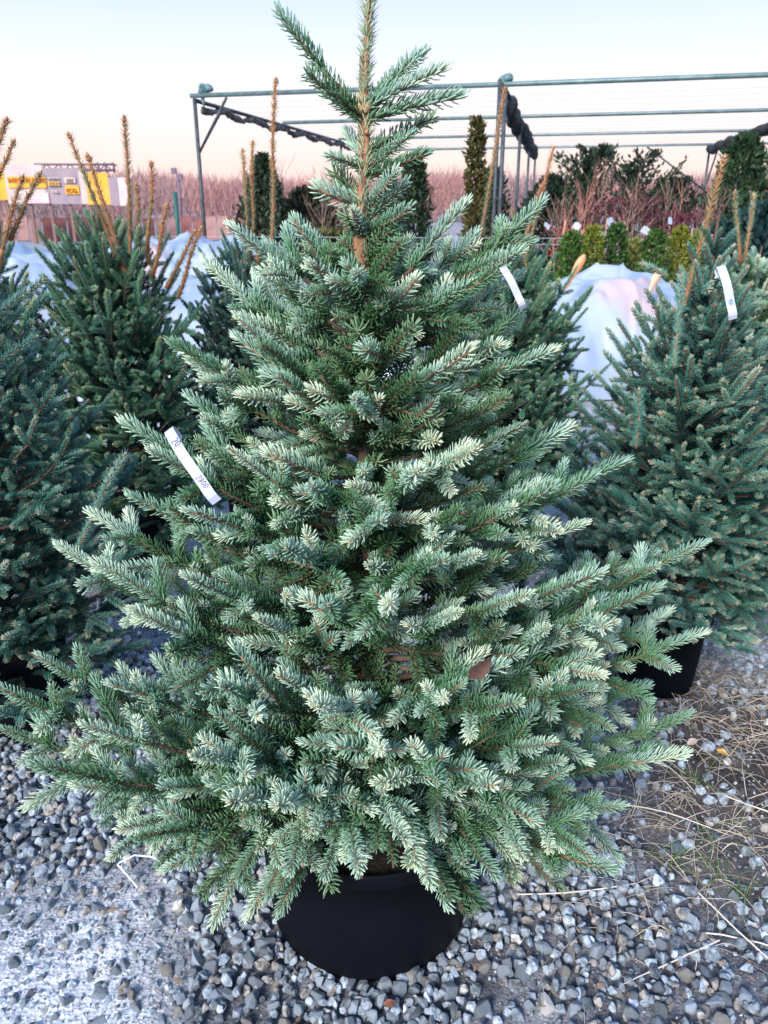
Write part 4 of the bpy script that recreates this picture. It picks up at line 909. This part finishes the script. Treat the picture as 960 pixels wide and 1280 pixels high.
# saplings: bare whips with red-leaved shrubs and white tags
mst = noisy('sapling_bark', (.28, .17, .13), (.48, .32, .26), 20, .8, .2); mpink = noisy('pinkish_stem', (.42, .18, .14), (.60, .30, .24), 20, .8, .2); mred = mat('dry_red_leaves', (.2, .05, .05), .6, .3)
t = mred.node_tree; at = t.nodes.new('ShaderNodeAttribute'); at.attribute_name = 'sh'; t.links.new(at.outputs['Color'], t.nodes['Principled BSDF'].inputs['Base Color'])
def sapling(px, ptop, Y, label, seed, leaves=None, pink=False, nb=9, ntwig=.35, r=.009, group='bare saplings standing in pots'):
    top = atY(px, ptop, Y); H = top.z; g = random.Random(seed); gn = np.random.RandomState(seed); root = thing('sapling', (top.x, Y, 0), label, 'sapling', group); mm_ = mpink if pink else mst
    le = g.uniform(-.05, .05); st = [(le * t * t + .01 * math.sin(t * 9 + seed), .01 * math.sin(t * 7), H * t) for t in np.linspace(0, 1, 9)]
    mb = MB(); tube(mb, st, np.linspace(r, r * .25, 9), 7); mb.obj('stem', mm_, root)
    tips_ = []
    for i in range(nb):
        f = g.uniform(.5, .95); k = int(f * 8); p = Vector(st[k]); a = g.uniform(0, 6.28); L_ = ntwig * g.uniform(.5, 1.2) * (1.2 - f * .5); pts = [p]
        d = Vector((math.cos(a) * .55, math.sin(a) * .55, .85))
        for q in range(5): d = (d + Vector((g.uniform(-.25, .25), g.uniform(-.25, .25), .12))).normalized(); pts.append(pts[-1] + d * L_ / 5)
        mb = MB(); tube(mb, [q[:] for q in pts], [r * .42, r * .36, r * .3, r * .24, r * .18, r * .1], 5); tips_ += pts[1:]
        for q in pts[2:5]:
            d2 = (d + Vector((g.uniform(-1, 1), g.uniform(-1, 1), g.uniform(-.2, .5)))).normalized(); tube(mb, [q[:], (q + d2 * L_ * .18)[:], (q + d2 * L_ * .34 + Vector((0, 0, .02)))[:]], [r * .2, r * .15, r * .08], 4)
        mb.obj('branch', mm_, root)
    if leaves:
        z0_, z1_, rr2, tone, cnt_ = leaves; P_ = np.stack([gn.normal(0, rr2 * .5, cnt_), gn.normal(0, rr2 * .5, cnt_), gn.uniform(z0_, z1_, cnt_)], 1)
        mb = MB(); spray_cloud(mb, P_, .05, gn, tone, 1.6, -.5, .8); mb.obj('leaves', mred, root, smooth=False, attr=True)
    pot(root, .13, .11, .22); return root
WINE = (.10, .022, .035); ROSE = (.30, .07, .06)
SAP = [(757, 196, 12.5, 'bare branching sapling rising highest in the centre right', None, 0), (735, 232, 11.5, 'thin bare sapling with pale pink stem', None, 1), (700, 240, 11, 'bare sapling by the middle frame posts', None, 0),
       (712, 262, 10.5, 'rose-leaved shrub on thin stems behind the leftmost thuja', (.75, 1.15, .28, ROSE, 420), 1), (762, 250, 11.5, 'wine-red leaved shrub left of centre with pale tags below', (1.15, 1.5, .34, WINE, 520), 1),
       (808, 248, 11.5, 'wine-red shrub in the centre of the back row', (1.15, 1.5, .28, WINE, 480), 1), (797, 240, 11.2, 'forked pale sapling in front of the dark evergreens', None, 0), (835, 230, 11.8, 'slender sapling with a blue-white tag', None, 0),
       (856, 225, 11.3, 'pink-stemmed sapling right of the blue-white tag', (1.1, 1.3, .15, WINE, 160), 1), (876, 255, 11.6, 'wine-red shrub beside the right frame posts', (1.1, 1.4, .3, WINE, 420), 1), (845, 262, 10.6, 'short wine-red shrub behind the yellowish thuja', (1.05, 1.3, .2, WINE, 260), 1),
       (785, 262, 10.6, 'short pale stem between two wine-red shrubs', None, 0), (726, 262, 10.8, 'short pinkish whip at the left of the back row', None, 1), (897, 240, 12, 'bare sapling just left of the right posts', None, 0),
       (403, 215, 12, 'thin wispy sapling left of the big spruce top', None, 0), (352, 205, 13, 'wispy bare sapling beside the rusty leader', None, 0), (560, 232, 13, 'thin sapling right of the big spruce top', None, 1), (545, 225, 14, 'faint sapling nearer the dark columnar thuja', None, 1)]
for i, (px, pt, Y, lab, lv, pk) in enumerate(SAP): sapling(px, pt, Y, lab, 300 + i, lv, bool(pk), nb=16 if lv is None else 7, ntwig=.6 if lv is None else .3)
g = random.Random(5)
ROWT = [(753, 275, 'pale square tag, leftmost of the pair under the wine-red shrub'), (763, 277, 'pale square tag, right one of the pair under the wine-red shrub'), (807, 288, 'white tag twisted on a stem right of the deep green thuja'), (838, 276, 'rounded blue-white tag on the slender sapling'),
        (867, 285, 'small pale tag by the right wine-red shrub'), (721, 283, 'pinkish round tag on the rose-leaved shrub'), (684, 282, 'pale tag beside the middle posts'), (716, 305, 'white slanted stick tag over the leftmost thuja')]
for (px, py, lab) in ROWT:
    p = atY(px, py, 10.4); root = thing('plant_tag', p, lab, 'tag', 'white tags on the saplings'); mb = MB(); s = .045; w = g.uniform(.5, 1.1); root.rotation_euler = (g.uniform(-.4, .4), g.uniform(-.7, .7), g.uniform(-.9, .9))
    V = [(-s * w, -.02, -s), (s * w, .01, -s * .9), (s * w * .9, .02, s * .7), (0, 0, s * 1.1), (-s * w, -.01, s * .8)]; V += [(x, y + .003, z) for x, y, z in V]
    mb.add(V, [(0, 1, 2, 3, 4), (9, 8, 7, 6, 5), (0, 5, 6, 1), (1, 6, 7, 2), (2, 7, 8, 3), (3, 8, 9, 4), (4, 9, 5, 0)]); mb.obj('card', mtag, root, smooth=False)
    mb = MB(); tube(mb, [(0, 0, s), (.01, 0, s * 1.8), (.0, 0, s * 2.6)], .003, 4); mb.obj('tie', mst, root)
# stakes
mb = MB()
for k in range(34):
    px = g.uniform(690, 890); b0 = atY(px, 335, g.uniform(9.9, 11)); st = MB(); hh = g.uniform(.85, 1.25); tube(st, [(0, 0, 0), (g.uniform(-.02, .02), 0, hh * .5), (g.uniform(-.05, .05), 0, hh)], .011, 6)
    o = st.obj('plant_stake', mpink if k % 2 else mst, None, (b0.x, b0.y, 0)); tag(o, 'thin cane standing upright among the potted saplings, one of many alike', 'stake', 'canes among the saplings')
# far irrigation wires of the back row
mb = MB()
for z in (.98, 1.05): tube(mb, [(-3, 10.1, z), (3, 9.9, z - .02), (8, 9.8, z)], .003, 5)
tag(mb.obj('wire_fence', mw), 'two thin wires strung along the row of potted saplings', 'wire')

# ------------------------------------------------------------------ far bare wood, fence, banners, lamps
mwood = mat('far_wood', (.3, .2, .2), .9, .1); t = mwood.node_tree; at = t.nodes.new('ShaderNodeAttribute'); at.attribute_name = 'sh'; t.links.new(at.outputs['Color'], t.nodes['Principled BSDF'].inputs['Base Color'])
gn = np.random.RandomState(77); mb = MB(); NW = 60000
Xw = gn.uniform(-60, 75, NW); Yw = gn.uniform(70, 96, NW) - Xw * .05
Hw = np.array([2.9 + 1.6 * noise.noise(Vector((x * .07, 3.0, 0))) + .9 * noise.noise(Vector((x * .3, 9.0, 0))) for x in Xw]) * np.where(Xw < -12, 1.0, 1.12) + 0.35
zb = Hw * gn.rand(NW) ** .8 * .9; ln = gn.uniform(.35, 1.5, NW); dx = gn.normal(0, .30, NW); wv = gn.uniform(.02, .055, NW)
base = np.stack([Xw, Yw, zb], 1); d = np.stack([dx, gn.normal(0, .2, NW), np.ones(NW)], 1) * ln[:, None]; s = np.stack([wv, gn.normal(0, .02, NW), np.zeros(NW)], 1)
V = np.stack([base - s, base + s, base + np.stack([np.zeros(NW), wv, np.zeros(NW)], 1), base + d], 1); F = np.array([(0, 1, 3), (1, 2, 3), (2, 0, 3)]); FF = (F[None] + (np.arange(NW) * 4)[:, None, None]).reshape(-1, 3)
k_ = gn.uniform(.7, 1.3, NW)[:, None]; hz = np.array([noise.noise(Vector((x * .12, 5, 5))) for x in Xw])[:, None]
cl = (np.array([[.34, .19, .185]]) + np.clip(hz, -.5, .5) * np.array([[.14, -.02, -.05]])) * k_; mb.addarr(V.reshape(-1, 3), FF, 0, np.repeat(cl, 4, 0))
tag(mb.obj('bare_wood', mwood, smooth=False, attr=True), 'distant leafless pinkish brown wood along the horizon', 'wood', kind='stuff')
# fence of red-brown boards under the banners and behind the mounds
mfen = noisy('rust_red_boards', (.17, .06, .06), (.30, .12, .11), 3, .7, .2); mfen2 = noisy('pale_pink_boards', (.28, .15, .14), (.42, .24, .22), 3, .7, .2)
fc = thing('board_fence', (-14, 34, 0), 'rust red board fence running along behind the plastic mounds', 'fence'); g = random.Random(3)
pm = MB(); box(pm, (0, 0, .46), (.46, .05, .92)); bmA = pm.mesh('board', [mfen], False); bmB = pm.mesh('board', [mfen2], False)
for k in range(38):
    o = link('board', bmA if g.random() < .7 else bmB, fc, (-6.2 + k * .5, g.uniform(-.02, .02) + k * .05, g.uniform(-.05, .05)))
pm = MB(); box(pm, (3, -.06, 1.2), (19, .05, .08), 0, .1); 
# billboard hall
def board(root, x0, x1, z0, z1, m, y=0, name='banner_panel'):
    mb = MB(); box(mb, ((x0 + x1) / 2, y, (z0 + z1) / 2), (x1 - x0, .06, z1 - z0)); return mb.obj(name, m, root, smooth=False)
BY = 32.0; PX = lambda px: atY(px, 240, BY).x; PZ = lambda py: atY(60, py, BY).z
bb = thing('billboard_row', (0, BY, 0), 'row of yellow, grey and white advertising banners with a lattice truss above', 'billboard')
mY = noisy('yellow_print', (.62, .33, .03), (.74, .42, .06), 2, .6, 0); mW = noisy('white_print', (.46, .38, .37), (.56, .47, .45), 2, .6, 0); mG = noisy('grey_print', (.26, .20, .24), (.33, .26, .29), 2, .6, 0); mPk = noisy('pink_print', (.72, .42, .44), (.80, .55, .54), 3, .6, 0)
for (a, c_, t0, t1, m_) in ((-40, 9, 207, 250, mY), (9, 57, 206, 255, mW), (57, 101, 210, 255, mG), (101, 109, 212, 255, mW), (109, 137, 216, 256, mY), (137, 149, 221, 257, mG), (149, 160, 222, 257, mPk)):
    board(bb, PX(a), PX(c_), PZ(t1), PZ(t0), m_)
board(bb, PX(13), PX(60), PZ(235), PZ(221), mY, -.05, 'yellow_patch'); board(bb, PX(83), PX(100), PZ(243), PZ(232), mY, -.05, 'yellow_patch'); board(bb, PX(30), PX(61), PZ(254), PZ(241), mPk, -.05, 'pink_patch'); board(bb, PX(83), PX(97), PZ(229), PZ(222), mW, -.05, 'white_patch')
def txt(s, px, py, hpx, m_, w=None):
    cu = bpy.data.curves.new('lettering', 'FONT'); cu.body = s; cu.size = 1; cu.extrude = .02; cu.align_x = 'CENTER'; cu.offset = .012
    o = bpy.data.objects.new('lettering', cu); dg = bpy.context.evaluated_depsgraph_get(); me = bpy.data.meshes.new_from_object(o); bpy.data.objects.remove(o); me.materials.clear(); me.materials.append(m_)
    o = link('lettering', me, bb); h = (PZ(0) - PZ(hpx)) / .7; o.location = (PX(px), -.11, PZ(py + hpx / 2)); ws = h
    if w:
        xs_ = [v.co.x for v in me.vertices]; ws = (PX(w) - PX(0)) / (max(xs_) - min(xs_))
    o.scale = (ws, h, 1); o.rotation_euler = (R(90), 0, 0); return o
mo = mat('orange_print', (.62, .20, .02), .6); mwh = mat('white_letter', (.62, .56, .55), .6); mbr = mat('brown_print', (.42, .20, .08), .6)
txt('МЕСТИ', 27, 225, 6, mo, 26); txt('МОЛІ', 51, 225, 6, mo, 15); txt('8255', 70, 229, 6, mY, 15); txt('ЕСТЬ', 91, 238, 6, mo, 13); txt('PRICE IS', 70, 222.5, 2, mwh, 14); txt('TEL', 70, 239, 3.5, mwh, 9)
txt('ІІІ', 90, 225.5, 4, mbr, 8)
sup = mat('billboard_post', (.2, .12, .11), .8)
for px in (5, 35, 60, 85, 110, 137, 158):
    mb = MB(); box(mb, (PX(px), .1, 1.2), (.1, .1, 2.4)); mb.obj('support', sup, bb, smooth=False)
mb = MB(); x = PX(40); x1 = PX(141); zt = PZ(204.5); zl = PZ(212); mt_ = mat('truss_steel', (.17, .12, .17), .6)
for z in (zt, zl): mb = MB(); tube(mb, [(x, .6, z), ((x + x1) / 2, .6, z), (x1, .6, z)], .045, 6); mb.obj('truss_chord', mt_, bb)
mb = MB(); k = 0
while x < x1: tube(mb, [(x, .6, zl if k % 2 else zt), (x + .11, .6, (zl + zt) / 2), (x + .22, .6, zt if k % 2 else zl)], .022, 4); x += .22; k += 1
mb.obj('truss_lattice', mt_, bb); mb = MB()
for px in (112, 121, 130, 140): tube(mb, [(PX(px), .6, PZ(215)), (PX(px - 1), .6, PZ(207)), (PX(px - 2), .6, PZ(202))], .04, 5)
mb.obj('truss_post', mt_, bb)
# lamp post and green pole
lp = thing('lamp_post', (0, 55, 0), 'thin distant lamp post with two floodlights left of the frame', 'lamp post'); b0 = atY(226, 262, 55); t0_ = atY(226, 218, 55)
mb = MB(); tube(mb, [(b0.x, 0, 0), (b0.x, 0, t0_.z / 2), (b0.x, 0, t0_.z)], .09, 6); mb.obj('pole', mt_, lp)
for s in (-1, 1):
    mb = MB(); box(mb, (b0.x + s * .18 - .05, 0, t0_.z + (.2 if s < 0 else -.15)), (.30, .3, .36)); mb.obj('floodlight', mt_, lp, smooth=False)
gp = atY(218.5, 240, 20); mb = MB(); tube(mb, [(0, 0, 0), (0, 0, gp.z * .5), (0, 0, gp.z)], .05, 8)
tag(mb.obj('green_pole', mat('dark_green_paint', (.02, .10, .085), .5), None, (gp.x, 20, 0)), 'short dark green pole standing in front of the far wood', 'pole')
# pale debris and hedge bits far away behind the mounds
